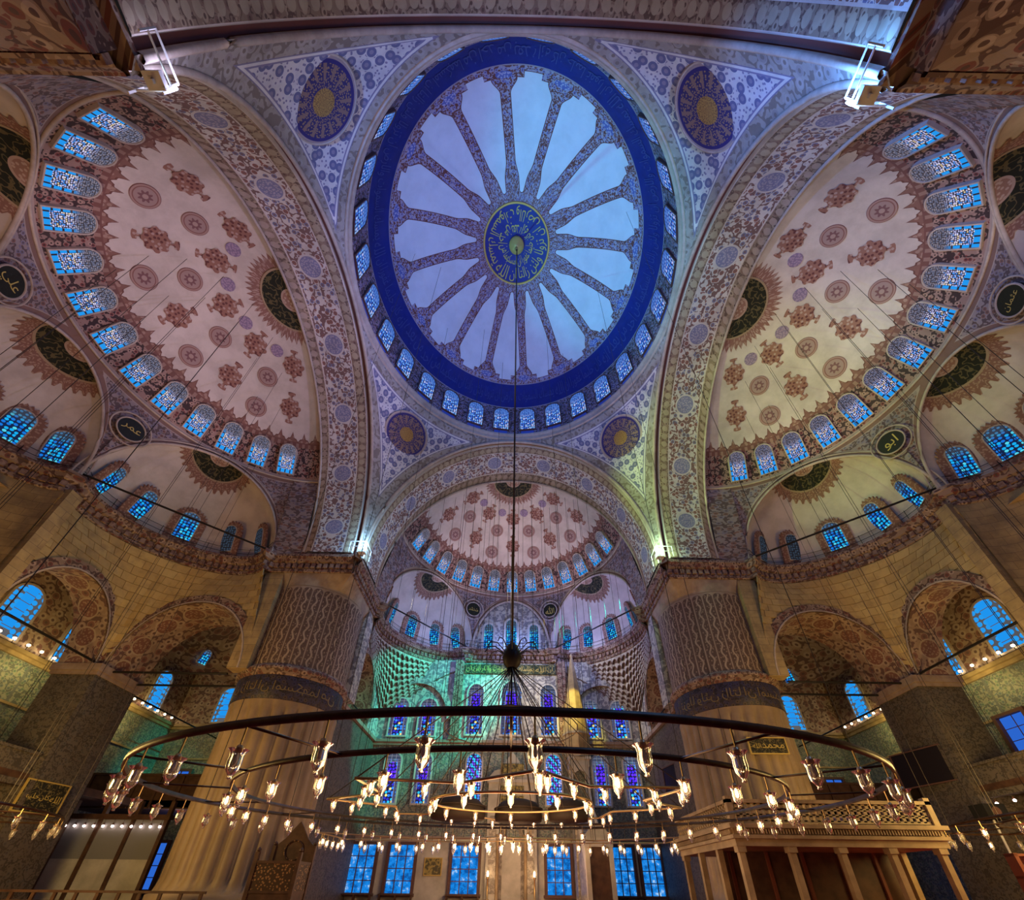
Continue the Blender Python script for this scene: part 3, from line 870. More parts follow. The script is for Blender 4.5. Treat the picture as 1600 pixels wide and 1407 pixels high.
# ---- semi-domes
def semi_pt(f, ph, t, off=0.0):
    r, z = (SR - off) * math.cos(R(t)), ZS + (SB - off) * math.sin(R(t))
    return f(r * math.sin(R(ph)), C + r * math.cos(R(ph)), z)
def semi_frame(f, ph, t, off):
    p = semi_pt(f, ph, t, off); u = (semi_pt(f, ph, t + 0.5) - semi_pt(f, ph, t - 0.5)).normalized()
    e = (semi_pt(f, ph + 0.5, t) - semi_pt(f, ph - 0.5, t)).normalized()
    n = u.cross(e)
    if n.dot(f(0, C, ZS) - p) < 0: n = -n
    return axes(p, n, u)
def secant(a, b, mid, off):
    """frame of a flat window whose foot is a and head b, standing off the curved wall towards mid"""
    u = (b - a).normalized(); n = mid - (a + b) / 2; n = (n - u * n.dot(u)).normalized()
    return axes(a + n * off, n, u)
T0 = math.degrees(math.asin((28.5 - ZS) / SB))
RIM = SR * math.cos(R(T0))
PHF, DF, HF, DPF, RISE = 50.2, 10.15, 5.54, 3.55, 6.3         # flank exedra: direction, chord distance, half chord, depth, rise
DC, HC, DPC = 10.72, 4.245, 3.5                                 # middle exedra
def star_mesh():
    key = 'star'
    if key not in _wc:
        mb = MB(); k = 32; pts = []
        for i in range(k):
            t = TAU * i / k; q = 1.0 if (i // 2) % 2 == 0 else 0.86
            pts.append((q * math.cos(t), q * math.sin(t)))
        def poly(ps):
            n = len(ps); cx = sum(p[0] for p in ps)/n; cy = sum(p[1] for p in ps)/n
            mb.add([(x*0.78, y*0.78, 0.03) for x, y in ps] + [(cx*0.78, cy*0.78, 0.03)], [(i, (i+1)%n, n) for i in range(n)], ps + [(cx, cy)])
        poly(pts)
        for s in (1, -1):
            poly([(-0.09, s*0.95), (0.09, s*0.95), (0.10, s*1.15), (0.32, s*1.2), (0.36, s*1.45), (0.14, s*1.55), (0, s*1.85), (-0.14, s*1.55), (-0.36, s*1.45), (-0.32, s*1.2), (-0.10, s*1.15)][::s])
        _wc[key] = mb.mesh('star_medallion', 'medallion_star')
    return _wc[key]

def chord(phi, D, h, dp):
    nl, no = math.sin(R(phi)), math.cos(R(phi)); el, eo = math.cos(R(phi)), -math.sin(R(phi))
    return (D*nl, C + D*no), (el, eo), (nl, no), h, dp
def ex_pt(f, ch, psi, t, off=0.0, zb=ZC, rise=RISE):
    (ml, mo), (el, eo), (nl, no), h, dp = ch
    a, b = (h - off) * math.sin(R(psi)) * math.cos(R(t)), (dp - off) * math.cos(R(psi)) * math.cos(R(t))
    return f(ml + el*a + nl*b, mo + eo*a + no*b, zb + (rise - off) * math.sin(R(t)))
def ex_frame(f, ch, psi, t, off):
    p = ex_pt(f, ch, psi, t, off); u = (ex_pt(f, ch, psi, t+0.5) - ex_pt(f, ch, psi, t-0.5)).normalized()
    e = (ex_pt(f, ch, psi+0.5, t) - ex_pt(f, ch, psi-0.5, t)).normalized(); n = u.cross(e)
    m = ch[0]
    if n.dot(f(m[0], m[1], ZC + 1) - p) < 0: n = -n
    return axes(p, n, u)

ROUND_NAMES = {('front', -1): ('ﷴ', 'left of the mihrab wall lunette'), ('front', 1): ('ﷲ', 'right of the mihrab wall lunette'),
               ('right', -1): ('ابو', 'far end of the right semi-dome'), ('right', 1): ('عثمان', 'near end of the right semi-dome'),
               ('left', 1): ('عمر', 'far end of the left semi-dome'), ('left', -1): ('علي', 'near end of the left semi-dome')}
for sd in ('front', 'left', 'right', 'back'):
    f = SIDES[sd]
    mb = MB(); ts = lin(T0, 90, 40); ph = lin(-90, 90, 96)
    mb.grid([[semi_pt(f, p, t) for p in ph] for t in ts], [[(p, t) for p in ph] for t in ts])
    shell = mb.build('semi_dome', 'semidome_paint', smooth=True, label=f'{sd if sd != "back" else "near"} semi-dome painted with red medallions', cat='semi-dome', kind='structure')
    mb = MB(); mb.tube([semi_pt(f, p, T0 + 0.3, 0.03) for p in lin(-90, 90, 60)], 0.08, 6)
    mb.build('rim_moulding', 'moulding', shell, smooth=True)
    flanks = [chord(PHF, DF, HF, DPF), chord(-PHF, DF, HF, DPF)]
    mid = chord(0, DC, HC, DPC)
    # spandrels between the exedra arches and the semi-dome rim
    mb = MB(); ed = []
    for q, (ch, phc, D) in enumerate(((flanks[0], PHF, DF), (flanks[1], -PHF, DF), (mid, 0, DC))):
        P = [[] for _ in range(7)]; U = [[] for _ in range(7)]; E = [[] for _ in range(7)]
        for u in [ch[3] * math.sin(R(a)) for a in lin(-90, 90, 36)]:
            zb = ZC + RISE * math.sqrt(max(0, 1 - (u/ch[3])**2)); phi = phc + math.degrees(math.atan2(u, D))
            b = f(ch[0][0] + ch[1][0]*u, ch[0][1] + ch[1][1]*u, zb)
            t_ = f(RIM*math.sin(R(phi)), C + RIM*math.cos(R(phi)), 28.5)
            for j in range(7):
                k = j/6; p = b.lerp(t_, k); p.z = zb + (28.5 - zb) * (k ** 0.85)
                P[j].append(p); U[j].append((phi*0.18, p.z)); E[j].append(min((t_ - b).length * k, (t_-b).length * (1-k) + 0.2))
        mb.grid(P, U); ed += [x for r in E for x in r]
    for sg in (1, -1):
        B = (flanks[0][0][0] + flanks[0][1][0]*HF, flanks[0][0][1] + flanks[0][1][1]*HF)
        pB = math.degrees(math.atan2(B[0], B[1]-C)); P = [[], []]; U = [[], []]
        for k in frac(1, 6):
            phi = sg * (pB + (90 - pB) * k); l = sg * (B[0] + (11.6 - B[0]) * k); o_ = B[1] + (C - B[1]) * k
            P[0].append(f(l, o_, ZC - 0.2)); P[1].append(f(RIM*math.sin(R(phi)), C + RIM*math.cos(R(phi)), 28.5)); U[0].append((k, 22)); U[1].append((k, 28))
        mb.grid(P, U); ed += [1.0] * 14
    sp = mb.build('spandrels', 'squinch_paint', shell, smooth=True, attrs={'edge': ed}, label='painted spandrels over the exedra arches')
    # windows of the semi-dome
    if sd != 'back':
        for i in range(13):
            phi = (i - 6) * 12.42
            M = secant(semi_pt(f, phi, 30.6), semi_pt(f, phi, 40.6), f(0, C, 31), 0.10)
            window(M, 1.15, 2.35, 'glass_honey', 'plaster_frame', f'{nth(i)} lattice window from the left in the row round the {sd} semi-dome', f'{sd} semi-dome windows', 0.07, 0.0)
        for phi in (-72, -54, -36, -18, 0, 18, 36, 54, 72):
            if phi % 36 == 0:
                put('star_medallion', star_mesh(), shell, semi_frame(f, phi, 53.8, 0.03))
                put('star_medallion', star_mesh(), shell, semi_frame(f, phi, 68.2, 0.03))
            else:
                put('round_medallion', disc_mesh(0.72, 'medallion_red'), shell, semi_frame(f, phi, 49.6, 0.03))
                put('round_medallion', disc_mesh(0.68, 'medallion_red'), shell, semi_frame(f, phi, 61.0, 0.03))
                put('small_medallion', disc_mesh(0.42, 'medallion_violet'), shell, semi_frame(f, phi, 71.0, 0.03))
        mb = MB(); P, U = [], []
        for t in lin(80.2, 90, 8):
            q = (90 - t) / 9.8
            P.append([semi_pt(f, p, t, 0.05) for p in lin(-90, 90, 40)]); U.append([(q*math.sin(R(p)), q*math.cos(R(p))) for p in lin(-90, 90, 40)])
        mb.grid(P, U); mb.build('inscribed_half_disc', 'half_disc', shell, smooth=True, label='dark inscribed half disc at the crown')
        # round name plaques in the spandrels
        for sg in (1, -1):
            txt, where = ROUND_NAMES[(sd, sg)]
            phi = 23.2 * sg; p = f(10.62*math.sin(R(phi)), C + 10.62*math.cos(R(phi)), 26.35)
            M = axes(p, f(-math.sin(R(phi)), -math.cos(R(phi)), -0.22))
            dk = put('name_roundel', disc_mesh(0.74, 'black_disc', k=40, th=0.05), shell, M, label=f'round black name disc with gilt lettering, {where}')
            mb = MB(); k = 40
            mb.tube([(0.78*math.cos(TAU*i/k), 0.78*math.sin(TAU*i/k), 0.05) for i in range(k)], 0.05, 6, True)
            mb.tube([(1.12*math.cos(TAU*i/k), 1.12*math.sin(TAU*i/k), 0.03) for i in range(k)], 0.05, 6, True)
            put('roundel_rim', mb.mesh('roundel_rim', 'moulding'), dk)
            V, wd, Fc = text2d(txt, len(txt) == 1); s_ = min(1.05 / wd, 0.85)
            mb = MB(); mb.add([((x - wd/2)*s_, (y - 0.5)*s_, 0.065) for x, y in V], Fc, [(0,0)]*len(V))
            put('name_letters', mb.mesh('name_letters', 'gold_letters'), dk)
    # exedrae
    exs = [(flanks[0], 'right flank'), (flanks[1], 'left flank')] + ([(mid, 'middle')] if sd != 'front' else [])
    if sd == 'back': exs = []
    for ch, nm in exs:
        mb = MB(); ts = lin(0, 90, 20); ps = lin(-90, 90, 36)
        mb.grid([[ex_pt(f, ch, p, t) for p in ps] for t in ts], [[(p*0.1, t*0.1) for p in ps] for t in ts])
        ex = mb.build('exedra', 'exedra_plaster', smooth=True, label=f'plain plastered {nm} exedra half-dome under the {sd} semi-dome', cat='half-dome', kind='structure')
        k = 36
        for gr, rr in ((0.02, 0.10), (0.34, 0.06)):
            mb = MB(); (ml, mo), (el, eo), (nl, no), h, dp = ch
            mb.tube([f(ml + el*(h+gr)*math.cos(math.pi*i/k) - nl*0.06, mo + eo*(h+gr)*math.cos(math.pi*i/k) - no*0.06, ZC + (RISE+gr)*math.sin(math.pi*i/k)) for i in range(k+1)], rr, 6)
            mb.build('arch_moulding', 'moulding', ex, smooth=True)
        for i, psi in enumerate((-62, -31, 0, 31, 62)):
            window(secant(ex_pt(f, ch, psi, 5.0), ex_pt(f, ch, psi, 27.0), f(ch[0][0], ch[0][1], ZC + 1), 0.10), 1.12, 2.3, 'glass_dim' if (psi * (1 if nm[0] == 'r' else -1 if nm[0] == 'l' else 0)) > 20 and sd != 'front' else 'glass_exedra', 'plaster_frame', f'{nth(i)} arched window from the left in the {nm} exedra under the {sd} semi-dome', f'{sd} exedra windows', 0.06, 0.06, surround=0.42)
        dm = 1.75; tt = math.degrees(math.acos(dm / ((ch[3] + ch[4]) / 2)))
        def local(q, p, off):    # flat-ish patch near the pole, q metres from the pole
            (ml, mo), (el, eo), (nl, no), h, dp = ch
            a, b = q*math.sin(R(p)), q*math.cos(R(p)); c = max(0.0, 1 - (a/h)**2 - (b/dp)**2)
            return f(ml + el*a + nl*b, mo + eo*a + no*b, ZC + (RISE - off) * math.sqrt(c))
        mb = MB(); mb.grid([[local(q, p, 0.06) for p in lin(-90, 90, 32)] for q in lin(0.0, dm, 6)], [[(q/dm*math.sin(R(p)), q/dm*math.cos(R(p))) for p in lin(-90, 90, 32)] for q in lin(0.0, dm, 6)])
        mb.build('inscribed_half_disc', 'half_disc', ex, smooth=True, label='dark inscribed half disc at the crown')
        mb = MB(); n = 64
        def tooth(i): return 0.62 if i % 4 in (0, 1) else 0.42
        mb.grid([[local(dm + g*(tooth(i) if g else 0), -90 + 180*i/n, 0.04) for i in range(n+1)] for g in (0, 0.5, 1)], [[(i*0.12, g) for i in range(n+1)] for g in (0, 0.5, 1)])
        mb.build('toothed_border', 'fringe', ex)

# ---- the great cornice: plan of one side in (lateral, outward)
def half_plan(sd):
    ch = chord(PHF, DF, HF, DPF); (ml, mo), (el, eo), (nl, no), h, dp = ch
    pts = [(11.85, 11.85), (11.85, 17.9)]
    for psi in lin(88, -86, 24):
        pts.append((ml + el*h*math.sin(R(psi)) + nl*dp*math.cos(R(psi)), mo + eo*h*math.sin(R(psi)) + no*dp*math.cos(R(psi))))
    if sd == 'front': pts += [(4.55, 26.25), (4.1, 26.3), (4.1, 26.6), (0, 26.6)]
    else:
        for psi in lin(84, 0, 10): pts.append((HC*math.sin(R(psi)), C + DC + DPC*math.cos(R(psi))))
    return pts
def full_plan(sd):
    a = half_plan(sd); return a + [(-l, o) for l, o in a[-2::-1]]
def offset(path, d):
    out = []
    for i, p in enumerate(path):
        a = path[max(0, i-1)]; b = path[min(len(path)-1, i+1)]
        d1 = (p[0]-a[0], p[1]-a[1]) if i else (b[0]-p[0], b[1]-p[1]); d2 = (b[0]-p[0], b[1]-p[1]) if i < len(path)-1 else d1
        def nrm(v):
            L = math.hypot(*v) or 1; return (-v[1]/L, v[0]/L)
        n1, n2 = nrm(d1), nrm(d2); m = (n1[0]+n2[0], n1[1]+n2[1]); L = math.hypot(*m) or 1; m = (m[0]/L, m[1]/L)
        c = max(0.45, m[0]*n1[0] + m[1]*n1[1]); out.append((p[0] + m[0]*d/c, p[1] + m[1]*d/c))
    return out
def along(path):
    s = [0.0]
    for a, b in zip(path, path[1:]): s.append(s[-1] + math.hypot(b[0]-a[0], b[1]-a[1]))
    return s
def at(path, s, q):
    for i in range(len(path)-1):
        if s[i+1] >= q:
            k = (q - s[i]) / max(1e-6, s[i+1]-s[i]); a, b = path[i], path[i+1]
            d = math.atan2(b[1]-a[1], b[0]-a[0]); return (a[0] + (b[0]-a[0])*k, a[1] + (b[1]-a[1])*k, d)
    return (*path[-1], 0)
TRIM = [1]
for sd in ('front', 'left', 'right'):
    f = SIDES[sd]; path = full_plan(sd); s = along(path); mb = MB()
    prof = [(0.0, 20.35), (0.10, 20.4), (0.12, 20.62), (0.06, 20.66), (0.06, 21.12), (0.30, 21.22), (0.42, 21.5), (0.5, 21.55), (0.5, 21.78), (-0.2, 21.8)]
    rows = [offset(path, d) for d, z in prof]
    mb.grid([[f(l, o, z) for l, o in r] for r, (d, z) in zip(rows, prof)], [[(q, z) for q in s] for d, z in prof])
    TRIM[0] += 1
    tr = mb.build(f'trim_{TRIM[0]}', 'frieze', label=f'carved {sd} cornice ledge under the semi-dome and round the piers', cat='cornice', kind='structure')
    mb = MB(); p2 = offset(path, 0.06); s2 = along(p2); q = 0.2
    while q < s2[-1]:
        l, o, d = at(p2, s2, q); c_, s_ = math.cos(d), math.sin(d)
        V = [f(l + c_*a - s_*b, o + s_*a + c_*b, z) for z in (20.72, 21.1) for a, b in ((-0.14, -0.05), (0.14, -0.05), (0.14, 0.16), (-0.14, 0.16))]
        mb.add(V, [(0,3,2,1),(4,5,6,7),(0,1,5,4),(1,2,6,5),(2,3,7,6),(3,0,4,7)]); q += 0.46
    mb.build('dentils', 'dentil', tr, kind='stuff', label='row of small dentil blocks')
    # iron railing on the ledge
    rl = empty('iron_railing', f(0, 26, ZC), label=f'thin dark iron railing along the {sd} cornice ledge', cat='railing')
    base = Matrix.Translation(-Vector(rl.location))
    p3 = offset(path, 0.22); s3 = along(p3)
    for zz in (22.25, 22.65):
        mb = MB(); mb.tube([base @ f(l, o, zz) for l, o in p3], 0.022, 4); mb.build('rail', 'iron', rl)
    mb = MB(); mb.bar((0,0,0), (0,0,0.95), 0.024, 4); pm = mb.mesh('post', 'iron'); q = 0.3
    while q < s3[-1]:
        l, o, d = at(p3, s3, q); put('post', pm, rl, Matrix.Translation(base @ f(l, o, ZC - 0.02))); q += 1.45

# ---- walls below the cornice
def arch_fn(u, uc, hw, zs, rise): return zs + rise * max(0.0, 1 - abs((u-uc)/hw) ** 2.1) ** 0.52
def arch_wall(mb, P, u0, u1, z0, z1, arches, thick, soffit=None, back=True):
    """wall with arched openings; P(u, z, n) -> world, n into the wall"""
    us = {u0, u1}
    for uc, hw, zs, rise in arches: us |= {uc + hw*math.cos(math.pi*i/24) for i in range(25)}
    us = sorted(u for u in us if u0 <= u <= u1)
    def low(u, m):
        for uc, hw, zs, rise in arches:
            if abs(m - uc) < hw: return arch_fn(u, uc, hw, zs, rise)
        return z0
    for a, b in zip(us, us[1:]):
        m = (a+b)/2; za, zb = low(a, m), low(b, m)
        za, zb = min(za, z1), min(zb, z1)
        for n in ((0, thick) if back else (0,)):
            mb.add([P(a, za, n), P(b, zb, n), P(b, z1, n), P(a, z1, n)], [(0,1,2,3)], [(a,za),(b,zb),(b,z1),(a,z1)])
    for uc, hw, zs, rise in arches:
        sm = soffit or mb
        pts = [(uc - hw, z0)] + [(uc + hw*math.cos(math.pi - math.pi*i/24),) for i in range(25)] + [(uc + hw, z0)]
        pts = [(p[0], p[1] if len(p) > 1 else arch_fn(p[0], uc, hw, zs, rise)) for p in pts]
        s = along(pts)
        sm.grid([[P(u, z, n) for u, z in pts] for n in (0, thick)], [[(q, n) for q in s] for n in (0, thick)])
def band(mb, P, arch, w, proud):
    """archivolt lying on the wall face"""
    uc, hw, zs, rise = arch; pts = []
    for i in range(25):
        t = math.pi - math.pi*i/24; pts.append((uc + hw*math.cos(t), arch_fn(uc + hw*math.cos(t), uc, hw, zs, rise)))
    out = offset(pts, w) ; s = along(pts)
    mb.grid([[P(u, z, -proud) for u, z in pts], [P(u, z, -proud) for u, z in out], [P(u, z, 0) for u, z in out]], [[(q, 0.2) for q in s], [(q, 0.2+w) for q in s], [(q, 0.3+w) for q in s]])
for sd in ('left', 'right'):
    f = SIDES[sd]
    for sg, nm in ((1, 'far' if sd == 'left' else 'near'), (-1, 'near' if sd == 'left' else 'far')):
        ch = chord(PHF, DF, HF, DPF); (ml, mo), (el, eo), (nl, no), h, dp = ch
        A1 = (21.8, 4.25, 12.6, 5.0); A2 = (8.35, 3.25, 12.6, 4.5)
        # curved ashlar panel between the two arches and the cornice
        mb = MB(); n = 48; J = 10; P = [[] for _ in range(J+1)]; U = [[] for _ in range(J+1)]
        def foot(k):
            if k <= 0.5:
                o_ = 17.3 + (26.6 - 17.3) * k * 2; return 12.0, o_, (arch_fn(o_, *A1) if abs(o_ - A1[0]) < A1[1] else 12.6)
            l_ = 12.0 + (4.4 - 12.0) * (k - 0.5) * 2; return l_, 26.6, (arch_fn(l_, *A2) if abs(l_ - A2[0]) < A2[1] else 12.6)
        def face(k, z, proud):
            psi = 90 - 180 * k; bl, bo, zb = foot(k); v = max(0.0, (z - zb) / (20.4 - zb)); w = v ** 1.5
            tl, to = ml + el*h*math.sin(R(psi)) + nl*dp*math.cos(R(psi)), mo + eo*h*math.sin(R(psi)) + no*dp*math.cos(R(psi))
            l, o = bl + (tl-bl)*w, bo + (to-bo)*w; dl, do = 6.5 - l, 20.0 - o; q = math.hypot(dl, do)
            return f(sg*(l + dl/q*proud), o + do/q*proud, z)
        for i in range(n + 1):
            k = i / n; psi = 90 - 180 * k
            tl, to = ml + el*h*math.sin(R(psi)) + nl*dp*math.cos(R(psi)), mo + eo*h*math.sin(R(psi)) + no*dp*math.cos(R(psi))
            if k <= 0.5:
                o_ = 17.3 + (26.6 - 17.3) * k * 2; bl, bo = 12.0, o_
                zb = arch_fn(o_, *A1) if abs(o_ - A1[0]) < A1[1] else 12.6
            else:
                l_ = 12.0 + (4.4 - 12.0) * (k - 0.5) * 2; bl, bo = l_, 26.6
                zb = arch_fn(l_, *A2) if abs(l_ - A2[0]) < A2[1] else 12.6
            for j in range(J+1):
                v = j / J; w = v ** 1.5
                z = zb + (20.4 - zb) * v
                P[j].append(f(sg*(bl + (tl-bl)*w), bo + (to-bo)*w, z)); U[j].append((k*18, z))
        mb.grid(P, U)
        wl = mb.build('wall_panel', 'ashlar', smooth=True, label=f'curved ashlar wall under the {nm} end of the {sd} cornice', cat='wall', kind='structure')
        # its courses of ashlar blocks
        if nm == 'far':
            for c_ in range(13):
                z0 = 13.3 + c_*0.54; z1 = z0 + 0.51; nb = 17
                for i in range(nb):
                    k0 = (i + (0.5 if c_ % 2 else 0.0)) / nb; k1 = k0 + 0.965/nb
                    if k1 > 1.0 or max(foot(k0)[2], foot(k1)[2], foot((k0+k1)/2)[2]) > z0 - 0.05: continue
                    ks = (k0, (k0+k1)/2, k1); pr = 0.05 + random.uniform(0, 0.025)
                    V = [face(k, z, 0.0) for z in (z0, z1) for k in ks] + [face(k, z, pr) for z in (z0, z1) for k in ks]
                    bm_ = MB(); bm_.add(V, [(6,7,10,9),(7,8,11,10),(0,1,7,6),(1,2,8,7),(3,9,10,4),(4,10,11,5),(0,6,9,3),(2,5,11,8)])
                    bm_.build('stone_block', 'ashlar_block', wl)
        # soffits and archivolts
        for arch, Pf, th, lab in ((A1, lambda u, z, nn: f(sg*(12.0 + nn), u, z), 3.2, 'beside the pier'), (A2, lambda u, z, nn: f(sg*u, 26.6 + nn, z), 2.2, 'of the aisle')):
            so = MB(); dummy = MB()
            arch_wall(dummy, Pf, arch[0]-arch[1], arch[0]+arch[1], 0, 30, [(arch[0], arch[1], arch[2], arch[3])], th, so)
            so = MB(); uc, hw, zs_, ri = arch
            pts = [(uc + hw*math.cos(math.pi - math.pi*i/24), arch_fn(uc + hw*math.cos(math.pi - math.pi*i/24), *arch)) for i in range(25)]; sl = along(pts)
            so.grid([[Pf(u, z, nn) for u, z in pts] for nn in lin(-0.05, th, 3)], [[(q, nn) for q in sl] for nn in lin(-0.05, th, 3)])
            ao = so.build('side_arch', 'painted_soffit', smooth=True, label=f'painted arch soffit {lab} at the {nm} end of the {sd} side', cat='arch', kind='structure')
            bd = MB(); band(bd, Pf, arch, 0.62, 0.10); bd.build('archivolt', 'frieze', ao)
            bd = MB(); band(bd, Pf, arch, 0.10, 0.16); bd.build('arch_moulding', 'moulding', ao)
            bk = MB(); out = [(u, 20.0) for u, z in pts]
            bk.grid([[Pf(u, z, th) for u, z in pts], [Pf(u, 20.0, th) for u, z in pts]], [[(u, z) for u, z in pts], [(u, 20) for u, z in pts]])
            bk.build('arch_back', 'ashlar', ao)
        # corner pillar
        mb = MB(); a, b = sorted((sg*11.7, sg*15.1)); c_ = [f(l, o, 0) for l in (a, b) for o in (26.0, 28.8)]
        x0, x1 = min(p.x for p in c_), max(p.x for p in c_); y0, y1 = min(p.y for p in c_), max(p.y for p in c_)
        mb.box(x0, x1, y0, y1, 0, 12.3)
        pl = mb.build('pillar', 'pillar_tile', label=f'tiled square pillar at the {nm} end of the {sd} aisle', cat='pillar', kind='structure')
        mb = MB(); mb.box(x0-0.18, x1+0.18, y0-0.18, y1+0.18, 12.15, 12.62); mb.box(x0-0.1, x1+0.1, y0-0.1, y1+0.1, 11.9, 12.15)
        mb.build('capital', 'cornice_stone', pl)
        mb = MB(); a, b = sorted((sg*4.35, sg*5.1)); c_ = [f(l, o, 0) for l in (a, b) for o in (26.3, 28.8)]
        mb.box(min(p.x for p in c_), max(p.x for p in c_), min(p.y for p in c_), max(p.y for p in c_), 0, 12.6)
        mb.box(min(p.x for p in c_), max(p.x for p in c_), min(p.y for p in c_), max(p.y for p in c_), 12.6, 20.6); mb.build('pillar', 'ashlar', label=f'slender stone pillar by the middle arch, {nm} part of the {sd} aisle', cat='pillar', kind='structure')
    mb = MB(); ps = lin(-90, 90, 24)
    mb.grid([[f(HC*math.sin(R(p)), C + DC + DPC*math.cos(R(p)), z) for p in ps] for z in (12.6, 20.4)], [[(p*0.09, z) for p in ps] for z in (12.6, 20.4)])
    mb.build('wall_panel', 'ashlar', smooth=True, label=f'rounded ashlar wall under the middle of the {sd} cornice', cat='wall', kind='structure')

# aisle outer walls, gallery, ceilings
sgx = {'left': -1, 'right': 1}
for sd, sg in sgx.items():
    X0 = 32.0 * sg
    def wallq(name, m, z0, z1, lab):
        mb = MB()
        mb.add([(X0,-16,z0),(X0,27,z0),(X0,27,z1),(X0,-16,z1)], [(0,1,2,3)], [(-16,z0),(27,z0),(27,z1),(-16,z1)])
        mb.build(name, m, label=lab, cat='wall', kind='structure')
        mb = MB(); a, b = 12.4*sg, X0
        mb.add([(a,27,z0),(b,27,z0),(b,27,z1),(a,27,z1)], [(0,1,2,3)], [(a,z0),(b,z0),(b,z1),(a,z1)])
        mb.build(name + '_end', m, label=lab.replace('outer', 'front end'), cat='wall', kind='structure')
    wallq(f'wall_{sd}', 'wall_tile', 0, 13.3, f'tiled lower {sd} outer aisle wall')
    wallq(f'wall_{sd}_upper', 'painted_soffit', 13.3, 21, f'painted upper {sd} outer aisle wall')
    mb = MB(); TRIM[0] += 1
    for z0, z1, d in ((13.1, 13.35, 0.2), (13.35, 13.6, 0.42), (10.4, 10.55, 0.1)):
        mb.box(min(X0, X0 - sg*d), max(X0, X0 - sg*d), -16, 27, z0, z1); mb.box(min(12.6*sg, X0), max(12.6*sg, X0), 27 - d, 27, z0, z1)
    mb.build(f'trim_{TRIM[0]}', 'tribune_marble', label=f'stone string course round the {sd} aisle under its windows', cat='cornice', kind='structure')
    # ceiling of the aisle, corner vault
    mb = MB(); a, b = sorted((28.6*sg, X0)); mb.add([(a,-16,19.6),(b,-16,19.6),(b,15,19.6),(a,15,19.6)], [(0,1,2,3)])
    mb.build('ceiling_aisle', 'painted_soffit', label=f'dark painted {sd} aisle ceiling', cat='ceiling', kind='structure')
    mb = MB(); mb.lathe([(8.2*math.cos(R(t)), 17.6 + 5.2*math.sin(R(t))) for t in lin(0, 90, 10)], 40, (22.2*sg, 21.0, 0), uscale=5.0)
    cv = mb.build('corner_vault', 'painted_soffit', smooth=True, label=f'small {sd} corner dome over the aisle beside the pier', cat='dome', kind='structure')
    # gallery
    mb = MB(); a, b = sorted((26.3*sg, X0)); mb.box(a, b, -16, 20, 5.5, 5.95); a, b = sorted((18.8*sg, X0)); mb.box(a, b, 20, 27, 5.5, 5.95)
    gl = mb.build('gallery_floor', 'dark_wood', label=f'dark {sd} gallery floor above the aisle', cat='gallery', kind='structure')
    mb = MB(); a, b = sorted((26.3*sg, 26.5*sg)); mb.box(a, b, -16, 11.6, 5.95, 6.9); a, b = sorted((26.2*sg, 26.62*sg)); mb.box(a, b, -16, 11.6, 6.9, 7.05); mb.box(a, b, -16, 11.6, 5.3, 5.6)
    mb.build('parapet', 'pillar_tile', gl)
    mb = MB(); a, b = sorted((18.8*sg, X0)); mb.box(a, b, 20, 20.15, 5.4, 7.6); mb.box(a, b, 19.93, 20.22, 7.6, 7.75)
    for i in range(9):
        x = a + (b - a) * i / 8; mb.box(x - 0.08, x + 0.08, 19.9, 20.0, 5.4, 7.6)
    mb.build('wood_parapet', 'dark_wood', gl)

# front bay: mihrab wall and its flanks
def wallface(name, m, z0, z1, lab):
    mb = MB(); mb.add([(-12.6,26.6,z0),(12.6,26.6,z0),(12.6,26.6,z1),(-12.6,26.6,z1)], [(0,1,2,3)], [(-12.6,z0),(12.6,z0),(12.6,z1),(-12.6,z1)])
    return mb.build(name, m, label=lab, cat='wall', kind='structure')
wallface('wall_front', 'white_marble', 0, 4.4, 'marble clad foot of the mihrab wall')
wallface('wall_front_middle', 'wall_tile', 4.4, 12.1, 'tiled middle of the mihrab wall')
wallface('wall_front_upper', 'wall_paint', 12.1, 20.6, 'painted upper mihrab wall under the cornice')
mb = MB()
for z0, z1, d in ((11.85, 12.1, 0.22), (12.1, 12.35, 0.36)): mb.box(-12.6, 12.6, 26.6-d, 26.6, z0, z1)
mb.box(-12.6, 12.6, 26.45, 26.6, 4.3, 4.5); TRIM[0] += 1
mb.build(f'trim_{TRIM[0]}', 'cornice_stone', label='brown string course across the mihrab wall', cat='cornice', kind='structure')
